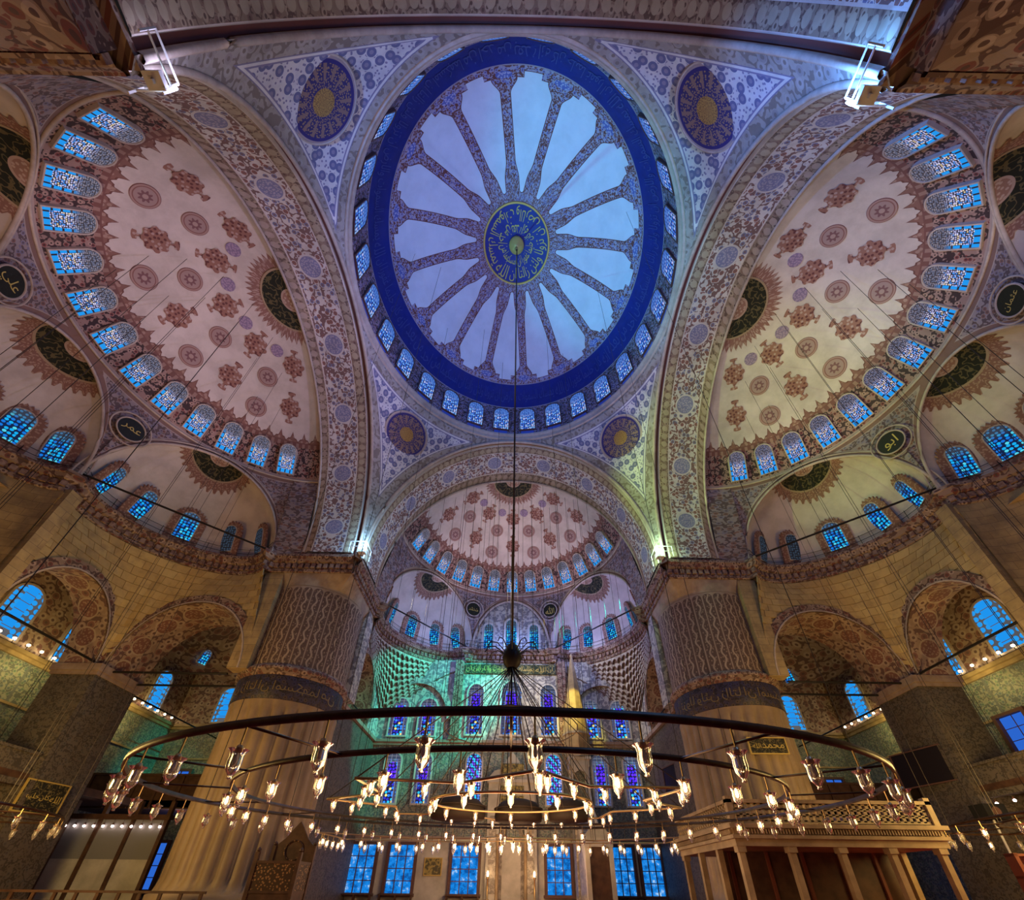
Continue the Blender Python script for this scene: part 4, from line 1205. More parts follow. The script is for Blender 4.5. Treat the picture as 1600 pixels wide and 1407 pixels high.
for sx, nm in ((-1, 'left'), (1, 'right')):
    mb = MB(); a, b = sorted((sx*4.75, sx*5.6)); mb.box(a, b, 26.25, 26.6, 12.35, 20.5); mb.box(a-0.06, b+0.06, 26.15, 26.6, 12.35, 12.7)
    TRIM[0] += 1
    mb.build(f'trim_{TRIM[0]}', 'frieze', label=f'dark painted pilaster {nm} of the green inscription panel', cat='pilaster', kind='structure')
    # flat side wall of the bay with its arch
    mb = MB(); so = MB()
    Pf = lambda u, z, n: Vector((sx*(12.5 + n), u, z))
    arch_wall(mb, Pf, 17.2, 26.6, 12.4, 20.6, [(20.6, 3.2, 13.2, 4.8)], 2.4, so)
    w = mb.build(f'wall_{nm}_bay', 'wall_paint', label=f'painted {nm} side wall of the mihrab bay', cat='wall', kind='structure')
    so.build('arch_soffit', 'painted_soffit', w, smooth=True)
    mb = MB(); mb.box(*sorted((sx*12.5, sx*14.9)), 17.2, 26.6, 0, 12.1); mb.build(f'wall_{nm}_bay_lower', 'pillar_tile', label=f'dark tiled lower {nm} side wall of the mihrab bay', cat='wall', kind='structure')
    mb = MB(); mb.box(*sorted((sx*12.25, sx*15)), 17.2, 26.6, 12.1, 12.4); mb.build('string_course', 'cornice_stone', w)
    bd = MB(); band(bd, Pf, (20.6, 3.2, 13.2, 4.8), 0.5, 0.07); bd.build('archivolt', 'frieze', w)
    # blind arch over the paired windows
    mb = MB(); Pq = lambda u, z, n: Vector((u, 26.6 + n, z)); ar = (sx*9.15, 3.15, 14.3, 3.6)
    band(mb, Pq, ar, 0.55, 0.28); bo = mb.build('blind_arch', 'wall_paint', label=f'moulded blind arch over the {nm} pair of upper windows', cat='arch', kind='structure')
    mb = MB(); pts = [(ar[0] + ar[1]*math.cos(math.pi - math.pi*i/24),) for i in range(25)]; pts = [(p[0], arch_fn(p[0], *ar)) for p in pts]
    mb.grid([[Pq(u, z, n) for u, z in pts] for n in (-0.28, 0)], [[(q, n) for q in along(pts)] for n in (0, 0.3)]); mb.build('arch_soffit', 'cornice_stone', bo)
    # muqarnas corner
    ch = chord(sx*PHF, DF, HF, DPF); (ml, mo), (el, eo), (nl, no), h, dp = ch
    mb = MB(); me_ = MB(); rows_ = 9; ncol = 30
    def mq(k, v):
        psi = (90 - 180*k) * sx
        tl, to = ml + el*h*math.sin(R(psi)) + nl*dp*math.cos(R(psi)), mo + eo*h*math.sin(R(psi)) + no*dp*math.cos(R(psi))
        if k <= 0.5: bl, bo_ = sx*12.45, 18.2 + (26.55-18.2)*k*2
        else: bl, bo_ = sx*(12.45 + (4.9-12.45)*(k-0.5)*2), 26.55
        zb = 19.6 - 5.0 * (1 - abs(2*k - 1)) ** 1.3
        return Vector((bl + (tl-bl)*v, bo_ + (to-bo_)*v, zb + (20.4-zb)*v))
    for j in range(rows_):
        v0, v1 = j/rows_, (j+1)/rows_; m = ncol*6; lo, hi, un, ul, uh = [], [], [], [], []
        for i in range(m + 1):
            k = i/m; p1, p0 = mq(k, v1), mq(k, v0); sc = abs(math.sin(math.pi*(ncol*k + 0.5*(j % 2)))) ** 0.7
            zl = p0.z - 0.16 + (p1.z - p0.z)*0.75*sc
            lo.append((p1.x, p1.y, zl)); hi.append((p1.x, p1.y, p1.z)); un.append((p0.x, p0.y, zl + 0.05)); ul.append((k*10, 0.0)); uh.append((k*10, 1.0))
        mb.grid([un, lo, hi], [ul, ul, uh])
    P = [[mq(i/40, v) for i in range(41)] for v in frac(1, 4)]
    bk = MB(); bk.grid(P, [[(i*0.3, v*4) for i in range(41)] for v in frac(1, 4)])
    cr = bk.build('corner_squinch', 'muqarnas_edge', smooth=True, label=f'stalactite corner vault under the {nm} exedra of the mihrab bay', cat='vault', kind='structure')
    mb.build('stalactite_cells', 'muqarnas', cr, kind='stuff', label='rows of small stalactite cells')

# lunette wall over the cornice with its three windows
mb = MB(); pts = [(4.6*math.cos(math.pi*i/24), ZC - 0.3 + 6.9*math.sin(math.pi*i/24)) for i in range(25)]
mb.add([(x, 26.75, z) for x, z in pts] + [(0, 26.75, ZC-0.3)], [(i, i+1, 25) for i in range(24)], pts + [(0, ZC)])
LUN = mb.build('lunette', 'wall_paint', label='painted lunette with three windows over the mihrab wall', cat='wall', kind='structure')
for gr, rr in ((0.0, 0.12), (0.35, 0.07)):
    mb = MB(); mb.tube([((4.1+gr)*math.cos(math.pi*i/30), 26.52, ZC + (6.25+gr)*math.sin(math.pi*i/30)) for i in range(31)], rr, 6); mb.build('arch_moulding', 'moulding', LUN, smooth=True)
for x, w, h, nm in ((-2.45, 0.95, 3.1, 'left'), (0, 1.15, 3.7, 'middle'), (2.45, 0.95, 3.1, 'right')):
    window(axes((x, 26.62, ZC+0.15), (0,-1,0)), w, h, 'glass_exedra', 'grey_frame', f'{nm} arched window of the lunette over the mihrab wall', None, 0.22, 0.15)
# upper stained windows of the mihrab wall
for x, w, h, nm in ((-3.35, 1.5, 5.0, 'left of the three tall stained windows above the mihrab'), (0.15, 1.95, 5.3, 'middle of the three tall stained windows above the mihrab'), (3.75, 1.5, 5.0, 'right of the three tall stained windows above the mihrab')):
    window(axes((x, 26.5, 12.95), (0,-1,0)), w, h, 'glass_stained', 'grey_frame', f'pointed stained glass window, {nm}', None, 0.16, 0.25)
for x, nm in ((-10.55, 'outer stained window under the left blind arch'), (-7.85, 'inner stained window under the left blind arch'), (7.85, 'inner stained window under the right blind arch'), (10.55, 'outer stained window under the right blind arch')):
    window(axes((x, 26.5, 12.75), (0,-1,0)), 1.6, 3.6, 'glass_stained', 'grey_frame', nm, None, 0.14, 0.15)
for x, g, nm in ((-10.4, 'glass_stained', 'violet and blue stained window, outer left below the string course'), (-7.6, 'glass_stained', 'violet and blue stained window, inner left below the string course'), (-3.1, 'glass_diagonal', 'stained window with slanting blue stripes left of the mihrab'), (4.0, 'glass_diagonal', 'stained window with slanting blue stripes right of the mihrab'), (8.2, 'glass_stained', 'violet and blue stained window, inner right below the string course'), (11.0, 'glass_stained', 'violet and blue stained window, outer right below the string course')):
    window(axes((x, 26.5, 6.95), (0,-1,0)), 1.35, 4.2, g, 'grey_frame', nm, None, 0.14, 0.1)
# barred windows at floor level: frame, mullions and separate panes
pm_ = {}
def barred(cx, y, z0, w, h, nc, nr, label, rot=0.0, glassn='pane_dusk'):
    WN[0] += 1
    mb = MB()
    mb.box(-w/2-0.22, -w/2, -0.12, 0.3, -0.15, h+0.2); mb.box(w/2, w/2+0.22, -0.12, 0.3, -0.15, h+0.2); mb.box(-w/2, w/2, -0.12, 0.3, h, h+0.2); mb.box(-w/2-0.3, w/2+0.3, -0.3, 0.3, -0.2, 0)
    fr = mb.build(f'window_{WN[0]}', 'dark_frame', label=label, cat='window', kind='structure', )
    fr.location = (cx, y, z0); fr.rotation_euler = (0, 0, rot)
    mb = MB()
    for i in range(1, nc): mb.box(-w/2 + w*i/nc - 0.035, -w/2 + w*i/nc + 0.035, -0.02, 0.08, 0, h)
    for j in range(1, nr): mb.box(-w/2, w/2, -0.01, 0.07, h*j/nr - 0.03, h*j/nr + 0.03)
    mb.build('mullions', 'dark_frame', fr)
    key = (w, h, nc, nr, glassn)
    if key not in pm_:
        m2 = MB(); a, b = w/nc/2 - 0.03, h/nr/2 - 0.025; m2.box(-a, a, 0.0, 0.03, -b, b); pm_[key] = m2.mesh('pane', glassn)
    for i in range(nc):
        for j in range(nr):
            put('pane', pm_[key], fr, Matrix.Translation((-w/2 + w*(i+0.5)/nc, 0.05, h*(j+0.5)/nr)))
    return fr
for x, w, nm in ((-11.6, 2.0, 'outermost left of the mihrab'), (-8.45, 2.0, 'second left of the mihrab'), (-3.35, 2.1, 'next to the mihrab on its left'), (4.15, 1.9, 'next to the mihrab on its right'), (9.35, 1.6, 'right of the pulpit stair'), (11.6, 1.6, 'outermost right of the mihrab')):
    barred(x, 26.42, 0.55, w, 3.3, 3, 4, f'tall barred window at floor level, {nm}')

# windows of the aisles
for sg, nm in ((-1, 'left'), (1, 'right')):
    for y, w_ in ((10.2, 1.9), (14.6, 1.9), (19.2, 1.9), (23.6, 1.7)):
        window(axes((31.9*sg, y, 13.9), (-sg,0,0)), w_, 3.6, 'glass_aisle', 'plaster_frame', f'tall blue aisle window in the {nm} outer wall, {"nearest" if y < 11 else "behind the pillar" if y < 15 else "third from the front end" if y < 20 else "close to the front corner"}', None, 0.14, 0.12)
    window(axes((27.6*sg, 26.9, 13.9), (0,-1,0)), 1.7, 3.4, 'glass_aisle', 'plaster_frame', f'blue aisle window in the {nm} front end wall', None, 0.14, 0.12)
    barred(29.2*sg, 26.85, 6.6, 1.5, 2.8, 2, 3, f'blue gallery window in the {nm} front end wall', glassn='pane_violet')
    barred(28.6*sg, 26.85, 0.6, 1.6, 3.2, 2, 4, f'blue floor-level window, outer one in the {nm} front end wall', glassn='pane_violet')
    barred(25.4*sg, 26.85, 0.6, 1.6, 3.2, 2, 4, f'blue floor-level window, inner one in the {nm} front end wall', glassn='pane_violet')
    for az in (-70, -40, -10, 20, 50):
        a = R(az); p = Vector((22.2*sg + 7.6*math.sin(a), 21 + 7.6*math.cos(a), 18.4))
        window(axes(p, (-math.sin(a), -math.cos(a), -0.3)), 0.8, 1.4, 'glass_exedra', 'plaster_frame', f'small window in the {nm} corner dome, bearing {az} degrees', f'{nm} corner dome windows', 0.05, 0.0)
for sg, nm in ((1, 'right'),):
    barred(31.85, 12.5, 8.2, 1.6, 2.2, 2, 3, 'dim blue gallery window in the right outer wall', R(90), 'pane_violet')

# green inscription panel
mb = MB(); mb.box(-4.6, 4.6, 26.45, 26.58, 19.1, 20.15)
GP = mb.build('inscription_panel', 'green_panel', label='long dark green inscription panel under the cornice of the mihrab wall', cat='panel')
mb = MB(); x = 4.3
for w in VERSE[:9]:
    V, wd, Fc = text2d(w); sc = 0.62
    mb.add([(x - wd*sc + px*sc, 26.44, 19.3 + py*sc) for px, py in V], Fc, [(0,0)]*len(V)); x -= wd*sc + 0.16
    if x < -4.0: break
mb.build('letters', 'gold_letters', GP)

# ---- piers
def pier(sx, sy, nm):
    cx, cy = 15.3*sx, 15.3*sy
    rt_ = empty('pier', (cx, cy, 0), label=f'huge round {nm} pier with fluted marble shaft', cat='pier', kind='structure')
    mb = MB(); n = 28*6; P, U = [], []
    for z, r, fl in ((0, 3.75, 0), (0.5, 3.75, 0), (0.55, 3.55, 0), (0.9, 3.45, 0.6), (1.2, 3.4, 1), (9.9, 3.32, 1), (10.3, 3.34, 0.3), (10.6, 3.36, 0)):
        row, ur = [], []
        for i in range(n+1):
            t = TAU*i/n; q = abs(math.sin(14*t)); rr = r - 0.27*(1-q**0.6)*fl
            row.append((rr*math.cos(t), rr*math.sin(t), z)); ur.append((3.3*t, z))
        P.append(row); U.append(ur)
    mb.grid(P, U); mb.build('fluted_shaft', 'pier_marble', rt_, smooth=True)
    mb = MB(); mb.lathe([(3.36,10.6),(3.42,10.65),(3.42,12.2)], 64, uscale=3.4); bd = mb.build('inscription_band', 'pier_band', rt_, smooth=True, label='dark blue inscription band')
    mb = MB(); mb.lathe([(3.42,12.2),(3.58,12.3),(3.50,12.45),(3.62,12.5),(3.62,12.75),(3.45,12.9),(3.38,13.0)], 64, uscale=3.4); mb.build('collar', 'frieze', rt_, smooth=True)
    mb = MB()
    a = 0.0
    for w in (VERSE + VERSE[:6]):
        V, wd, Fc = text2d(w); sc = 0.78
        if a + wd*sc/3.44 > TAU: break
        mb.add([(3.44*math.cos(a + (wd - px)*sc/3.44), 3.44*math.sin(a + (wd - px)*sc/3.44), 11.0 + py*sc) for px, py in V], Fc, [(0,0)]*len(V)); a += wd*sc/3.44 + 0.06
    mb.build('band_letters', 'dim_letters', bd)
    mb = MB(); P, U = [], []; n = 144
    for z in lin(13.0, 19.3, 4):
        P.append([((3.34)*math.cos(TAU*i/n), 3.34*math.sin(TAU*i/n), z) for i in range(n+1)]); U.append([(3.34*TAU*i/n * 20.88/20.986, z) for i in range(n+1)])
    mb.grid(P, U); mb.build('striped_shaft', 'pier_stripes', rt_, smooth=True)
    # ribs of the striped shaft
    rb = MB(); k = 29
    for i in range(k):
        a = TAU*(i+0.5)/k*1.0
        rb.bar((3.35*math.cos(a), 3.35*math.sin(a), 13.0), (3.35*math.cos(a), 3.35*math.sin(a), 19.2), 0.05, 4)
    # loft from round to square
    mb = MB(); P, U = [], []; n = 96
    for z, k in ((19.3, 0.0), (19.45, 0.02), (19.9, 0.45), (20.35, 1.0), (20.7, 1.0)):
        row, ur = [], []
        for i in range(n+1):
            t = TAU*i/n; c_, s_ = math.cos(t), math.sin(t); rs = 3.42/max(abs(c_), abs(s_)); rr = 3.36 + (rs - 3.36)*k
            row.append((rr*c_, rr*s_, z)); ur.append((3.3*t, z))
        P.append(row); U.append(ur)
    mb.grid(P, U); mb.build('capital', 'pier_capital' if sy > 0 else 'frieze', rt_, smooth=False)
    mb = MB(); mb.box(-3.45, 3.45, -3.45, 3.45, 20.4, ZC - 0.04); mb.build('abacus', 'pier_capital' if sy > 0 else 'frieze', rt_)
    mb = MB(); mb.box(*sorted((-3.85*sx, 3.4*sx)), *sorted((-3.85*sy, 3.4*sy)), ZC - 0.06, 22.02); mb.build('impost_block', 'frieze', rt_)
    mb = MB(); mb.box(*sorted((-2.7*sx, 0.6*sx)), *sorted((0.6*sy, 2.3*sy)), 12.6, 20.5); mb.box(*sorted((0.6*sx, 2.3*sx)), *sorted((-2.7*sy, 0.6*sy)), 12.6, 20.5); mb.box(*sorted((1.6*sx, 2.9*sx)), *sorted((-3.42*sy, -2.6*sy)), 12.6, 20.5); mb.build('wall_abutment', 'ashlar', rt_)
    mb = MB(); mb.box(*sorted((-3.42*sx, -2.6*sx)), *sorted((1.6*sy, 2.9*sy)), 12.6, 20.5); mb.build('wall_abutment', 'wall_paint', rt_)
    return rt_
pier(-1, 1, 'front left'); pier(1, 1, 'front right'); pier(-1, -1, 'near left'); pier(1, -1, 'near right')
# ================================================================== furnishings
# ---- the great chandelier
TILT = 0.04
CX = 0.28
def ringpt(r, a, z=2.9): return Vector((CX + r*math.cos(a), r*math.sin(a), z + TILT*r*math.sin(a)))
HUB = Vector((0.24, 0, 7.7))
ch_root = empty('chandelier', (CX, 0, 2.9), label='huge low hung iron ring chandelier under the main dome', cat='chandelier')
inv = Matrix.Translation(-Vector((CX, 0, 2.9)))
def ch_part(mb, name, m, **k):
    mb.v = [tuple(inv @ Vector(p)) for p in mb.v]; return mb.build(name, m, ch_root, smooth=True, **k)
RINGS = ((8.74, 0.05), (6.97, 0.045))
for r, th in RINGS:
    mb = MB(); n = 120
    P = [[ringpt(r + dr, TAU*i/n) + Vector((0,0,dz)) for i in range(n+1)] for dr, dz in ((-th*0.5, -th), (th*0.5, -th), (th*0.5, th), (-th*0.5, th), (-th*0.5, -th))]
    mb.grid(P, [[(i, j) for i in range(n+1)] for j in range(5)])
    ch_part(mb, 'ring', 'bronze', label='dark iron ring')
STAR = []
for i in range(16):
    a = TAU*i/16 + 0.1; STAR.append(ringpt(5.1 if i % 2 == 0 else 3.7, a, 2.95))
mb = MB(); mb.tube(STAR, 0.035, 6, True); ch_part(mb, 'star_frame', 'brass', label='star-shaped inner lamp frame')
mb = MB(); mb.tube([ringpt(2.3, TAU*i/32, 2.95) for i in range(32)], 0.035, 6, True); ch_part(mb, 'inner_ring', 'brass')
mb = MB()
mb.lathe([(0.05,0.5),(0.20,0.35),(0.30,0.1),(0.34,-0.1),(0.28,-0.35),(0.16,-0.5)], 14, tuple(HUB)); HUBO = ch_part(mb, 'hub', 'iron', label='dark crown-shaped hub')
mb = MB()
for i in range(12):
    a = TAU*i/12; mb.tube([HUB + Vector((math.cos(a)*q, math.sin(a)*q, z)) for q, z in ((0.30,0.1),(0.6,0.35),(0.85,0.32),(0.95,0.12))], 0.022, 4)
ch_part(mb, 'hooks', 'iron').parent = HUBO
for i in range(12):
    mb = MB(); mb.bar(HUB - Vector((0,0,0.4)), ringpt(2.3, TAU*(i+0.4)/12, 2.95), 0.014, 4); ch_part(mb, 'stay_cable', 'cable_metal')
for i in range(16):
    mb = MB(); mb.bar(HUB - Vector((0,0,0.4)), STAR[i], 0.014, 4); ch_part(mb, 'stay_cable', 'cable_metal')
mb = MB(); mb.tube([HUB + Vector((2.1*math.cos(TAU*i/24), 2.1*math.sin(TAU*i/24), -2.6)) for i in range(24)], 0.02, 4, True); ch_part(mb, 'spreader_ring', 'cable_metal')
mb = MB(); mb.bar(HUB, (0.05, 0, 46.6), 0.05, 6); ch_part(mb, 'suspension_chain', 'cable_metal', label='long suspension chain from the dome')
mb = MB(); mb.bar(HUB - Vector((0,0,0.4)), (0.26, 0, 2.95), 0.035, 6); ch_part(mb, 'centre_rod', 'cable_metal')
for i in range(16):
    a = TAU*i/16; mb = MB(); mb.bar(ringpt(6.97, a), ringpt(8.74, a), 0.02, 4); ch_part(mb, 'spoke', 'bronze')

# ---- lamps hanging from it
cup = MB(); cup.lathe([(0.115,0.10),(0.085,0.07),(0.075,0.02),(0.08,-0.06),(0.07,-0.13),(0.035,-0.18),(0.02,-0.20),(0.03,-0.225),(0.0,-0.24)], 14)
CUP = cup.mesh('glass_cup', 'lamp_glass', True)
mb = MB(); mb.lathe([(0.0,0.075),(0.022,0.045),(0.036,-0.01),(0.030,-0.06),(0.0,-0.085)], 10); BULB = mb.mesh('bulb', 'bulb', True)
mb = MB(); mb.lathe([(0.0,0.075),(0.02,0.045),(0.03,-0.01),(0.026,-0.06),(0.0,-0.085)], 8); DEAD = mb.mesh('bulb', 'white_metal', True)
mb = MB(); mb.lathe([(0.0,0.16),(0.03,0.15),(0.05,0.10),(0.055,0.07),(0.03,0.06)], 12); CAP = mb.mesh('cap', 'brass', True)
HANG = {}
def hanger(L):
    if L not in HANG:
        mb = MB(); mb.bar((0,0,0.14), (0,0,0.14+L), 0.012, 5); HANG[L] = mb.mesh('hanger', 'brass')
    return HANG[L]
def glass_lamp(p, L, lit, label, group, s=1.0):
    o = empty('glass_lamp', Vector(p) - Vector((0,0,0.14 + L))*s, label=label, cat='lamp', group=group); o.scale = (s,)*3
    put('hanger', hanger(L), o); put('cap', CAP, o); g = put('glass_cup', CUP, o); put('bulb', BULB if lit else DEAD, g)
    return o
for i in range(46):
    a = TAU*i/46 - math.pi/2 + 0.03; glass_lamp(ringpt(8.74, a), 0.28, False, 'unlit clear glass lamp hanging from the outer chandelier ring', 'unlit outer ring lamps')
for i in range(38):
    a = TAU*i/38 - math.pi/2 + 0.06; glass_lamp(ringpt(6.97, a), 0.30, True, 'glowing glass lamp hanging from the inner chandelier ring', 'glowing inner ring lamps', 0.95)
for i in range(16):
    a, b = STAR[i], STAR[(i+1) % 16]
    for k in (0.15, 0.65): glass_lamp(a.lerp(b, k), 0.02, True, 'glowing glass lamp under the star-shaped chandelier frame', 'glowing star frame lamps', 0.9)
for i in range(12): glass_lamp(ringpt(2.3, TAU*i/12, 2.95), 0.02, True, 'glowing glass lamp under the smallest chandelier ring', 'glowing smallest ring lamps', 0.9)

# ---- long lamp frame in the mihrab bay
fr = empty('oblong_chandelier', (0, 17, 3.45), label='long low lamp frame hanging before the mihrab wall', cat='chandelier')
PTS = [(-11.5, 13.5), (-6, 16.5), (0, 15.0), (6, 16.5), (11.5, 13.5), (11.0, 17.5), (4.6, 18.3), (0, 17.3), (-4.6, 18.3), (-11.0, 17.5)]
PTS = [(x*0.92, y) for x, y in PTS]
mb = MB(); mb.tube([(x, y-17, 0) for x, y in PTS], 0.04, 6, True); mb.build('frame_bar', 'brass', fr)
for x, y in PTS:
    mb = MB(); mb.bar((x, y-17, 0), (x, y-17, 24 if abs(x) < 9 else 17), 0.02, 4); mb.build('hanging_cable', 'cable_metal', fr)
for i in range(10):
    a, b = PTS[i], PTS[(i+1) % 10]
    for k in (0.08, 0.26, 0.44, 0.62, 0.80):
        glass_lamp((a[0] + (b[0]-a[0])*k, a[1] + (b[1]-a[1])*k, 3.42), 0.12, True, 'glowing glass lamp on the long frame before the mihrab wall', 'glowing mihrab bay lamps', 1.5)
# bronze bowls in the middle
for x, y, r, nm in ((-1.55, 3.0, 0.95, 'left'), (0.55, 3.4, 0.85, 'middle'), (2.3, 3.2, 0.7, 'right')):
    o = empty('bronze_bowl', (x, y, 3.0), label=f'{nm} dark bronze drum in the middle of the chandelier', cat='bowl')
    mb = MB(); mb.lathe([(0.0,0.62),(r*0.4,0.60),(r*0.75,0.50),(r*0.95,0.30),(r,0.05),(r*0.96,-0.1),(0.0,-0.1)], 24); mb.build('bowl', 'dark_bronze', o, smooth=True)
    mb = MB(); mb.tube([(r*math.cos(TAU*i/32), r*math.sin(TAU*i/32), 0.28) for i in range(32)], 0.03, 6, True); mb.build('rim', 'dark_bronze', o)

# ---- cables hanging from the vaults
def vault_z(x, y):
    r = math.hypot(x, y)
    if r < 11.2: return DOME_Z + DOME_B*math.sqrt(1 - (r/DOME_R)**2) if r < DOME_R else 37
    for f_ in ((x, y), (y, -x), (-y, x)):
        l, o = f_
        if o > S and abs(l) < 11:
            q = math.hypot(l, o - C) if o > C else abs(l)
            if q < 9.8: return ZS + SB*math.sqrt(1 - (q/SR)**2) - 0.2
    return None
cab = []
for i in range(9): a = TAU*(i+0.5)/9; cab.append((CX + 8.74*math.cos(a), 8.74*math.sin(a), 2.95, 'outer chandelier ring'))
for i in range(7): a = TAU*(i+0.3)/7; cab.append((CX + 6.97*math.cos(a), 6.97*math.sin(a), 2.95, 'inner chandelier ring'))
for i in range(10):
    p, q = PTS[i], PTS[(i+1) % 10]
    for k in (0.1, 0.32, 0.54, 0.76, 0.95): cab.append((p[0] + (q[0]-p[0])*k, p[1] + (q[1]-p[1])*k, 3.47, 'long lamp frame before the mihrab wall'))
SIDE_C = (22.4, 3.0, 3.3)
for sx, nm in ((-1, 'left'), (1, 'right')):
    for rx, ry, n in ((4.4, 6.4, 18), (2.9, 4.2, 11)):
        for i in range(n):
            a = TAU*(i+0.37)/n; cab.append((sx*(SIDE_C[0] + rx*math.cos(a)), SIDE_C[1] + ry*math.sin(a), SIDE_C[2] + 0.04, f'round {nm} lamp frame'))
for x, y, z0, to in cab:
    zt = vault_z(x, y)
    if zt is None or (y < -3 and abs(x) < 10): continue
    mb = MB(); mb.bar((0,0,0), (0,0,zt - z0), 0.013, 4)
    o = put('lamp_cable', mb.mesh('lamp_cable', 'cable_metal'), None, Matrix.Translation((x, y, z0)),
            label=f'thin dark cable from the vault down to the {to}', cat='cable', group=f'cables of the {to}')

# ---- side lamp frames with unlit lamps and small spot lamps
def wire(L):
    if ('w', L) not in _wc:
        mb = MB(); mb.bar((0,0,0.18 if L > 0 else -0.05), (0,0,L), 0.012 if L > 0 else 0.03, 4); _wc[('w', L)] = mb.mesh('drop_wire', 'cable_metal')
    return _wc[('w', L)]
def small_lamp(p, label, group, m='led', r=0.07, drop=0):
    key = ('sl', m, r)
    if key not in _wc:
        mb = MB(); mb.lathe([(0,r),(r*0.7,r*0.7),(r,0),(r*0.7,-r*0.7),(0,-r)], 8); _wc[key] = mb.mesh('bulb', m, True)
    if 'slc' not in _wc:
        mb = MB(); mb.lathe([(0.05,0.07),(0.06,0.16),(0.02,0.2),(0.0,0.2)], 8); _wc['slc'] = mb.mesh('socket', 'dark_frame')
    o = empty('spot_lamp', p, label=label, cat='lamp', group=group)
    put('bulb', _wc[key], o); put('socket', _wc['slc'], o)
    if drop: put('drop_wire' if drop > 0 else 'bracket', wire(drop), o)
for sg, nm in ((-1, 'left'), (1, 'right')):
    for i in range(19):
        small_lamp((31.7*sg, 9.0 + 0.95*i, 13.98), f'small lit lamp on the {nm} aisle string course under the windows', f'{nm} aisle string course lamps', 'led_warm', 0.10, -0.39)
    for i in range(11):
        if sg < 0: small_lamp((-28.1 + i*0.6, 17.33, 4.0), 'small lit lamp in the row on the lintel of the left booth', 'lamps of the left booth lintel', 'led', 0.075, 0.42)
        else: small_lamp((26.4, 1.5 + i*0.98, 5.0), 'small lit lamp in the row below the right gallery edge', 'lamps below the right gallery', 'led', 0.075, 0.35)
    f_ = empty('round_chandelier', (22.4*sg, 3.0, 3.3), label=f'round {nm} lamp frame with unlit glass lamps', cat='chandelier')
    mb = MB(); mb.tube([(4.4*math.cos(TAU*i/48), 6.4*math.sin(TAU*i/48), 0) for i in range(48)], 0.05, 6, True); mb.build('frame_bar', 'bronze', f_)
    mb = MB(); mb.tube([(2.9*math.cos(TAU*i/48), 4.2*math.sin(TAU*i/48), 0.05) for i in range(48)], 0.04, 6, True); mb.build('frame_bar', 'bronze', f_)
    for i in range(10):
        a = TAU*i/10; mb = MB(); mb.bar((2.9*math.cos(a), 4.2*math.sin(a), 0), (4.4*math.cos(a), 6.4*math.sin(a), 0), 0.025, 4); mb.build('spoke', 'bronze', f_)
    for i in range(26):
        a = TAU*i/26; lit = (sg > 0 and i % 3 == 0)
        glass_lamp((22.4*sg + 4.4*math.cos(a), 3.0 + 6.4*math.sin(a), 3.27), 0.2, lit, f'{"glowing" if lit else "unlit"} glass lamp on the round {nm} lamp frame', f'{"glowing" if lit else "unlit"} lamps of the {nm} frame', 1.2)

# ---- iron tie rods
def rod(a, b, r, label, group=None):
    a, b = Vector(a), Vector(b); mb = MB(); mb.bar((0,0,0), b - a, r, 6)
    o = put('tie_rod', mb.mesh('tie_rod', 'iron'), None, Matrix.Translation(a), label=label, cat='tie rod', group=group)
for sg, nm in ((-1, 'left'), (1, 'right')):
    for y in (12.5, 14.6): rod((sg*18.4, y, 12.45), (sg*26.1, y, 12.45), 0.075, f'{"nearer" if y < 13 else "farther"} black tie rod from the front {nm} pier to the aisle pillar')
    rod((sg*26.5, 11.7, 12.75), (sg*26.5, 5.1, 12.75), 0.075, f'black tie rod across the {nm} aisle arch')
    rod((sg*27.2, 15.1, 12.3), (sg*27.2, 26.9, 12.3), 0.06, f'black tie rod from the {nm} pillar to the front end wall')
    rod((sg*12.7, 17.4, 13.3), (sg*12.7, 23.8, 13.3), 0.06, f'black tie rod across the arch in the {nm} wall of the mihrab bay')
for sd in ('front', 'left', 'right'):
    f = SIDES[sd]
    for ch_, nm in ((chord(PHF, DF, HF, DPF), 'right'), (chord(-PHF, DF, HF, DPF), 'left')):
        (ml, mo), (el, eo), (nl, no), h, dp = ch_
        rod(f(ml + el*h*0.97, mo + eo*h*0.97, 22.0), f(ml - el*h*0.97, mo - eo*h*0.97, 22.0), 0.07, f'black tie rod across the {nm} exedra of the {sd} semi-dome')

# ---- floodlights on the pier capitals
for nm, (sx, sy) in CORN.items():
    o = empty('floodlight', (sx*11.25, sy*11.25, ZC), label=f'bright floodlight on the {nm} pier capital', cat='floodlight')
    mb = MB(); mb.box(-0.28, 0.28, -0.2, 0.2, 0.05, 0.28); mb.box(-0.05, 0.05, -0.05, 0.05, -0.1, 0.05); mb.build('housing', 'white_metal', o)
    mb = MB(); mb.box(-0.25, 0.25, -0.17, 0.17, 0.28, 0.30); mb.build('lens', 'flood_face_green' if nm == 'front right' else 'flood_face', o)
    # service platform rail at the capital
    g = empty('platform_rail', (sx*11.3, sy*11.3, ZC), label=f'pale metal service rail round the {nm} floodlight', cat='railing')
    for a, b in (((0.9, -0.3), (-0.2, -0.3)), ((-0.3, 0.9), (-0.3, -0.2))):
        for z in (0.5, 1.0):
            mb = MB(); mb.bar((sx*a[0], sy*a[1], z), (sx*b[0], sy*b[1], z), 0.035, 5); mb.build('rail', 'white_metal', g)
        for q in (a, b):
            mb = MB(); mb.bar((sx*q[0], sy*q[1], 0), (sx*q[0], sy*q[1], 1.0), 0.035, 5); mb.build('post', 'white_metal', g)

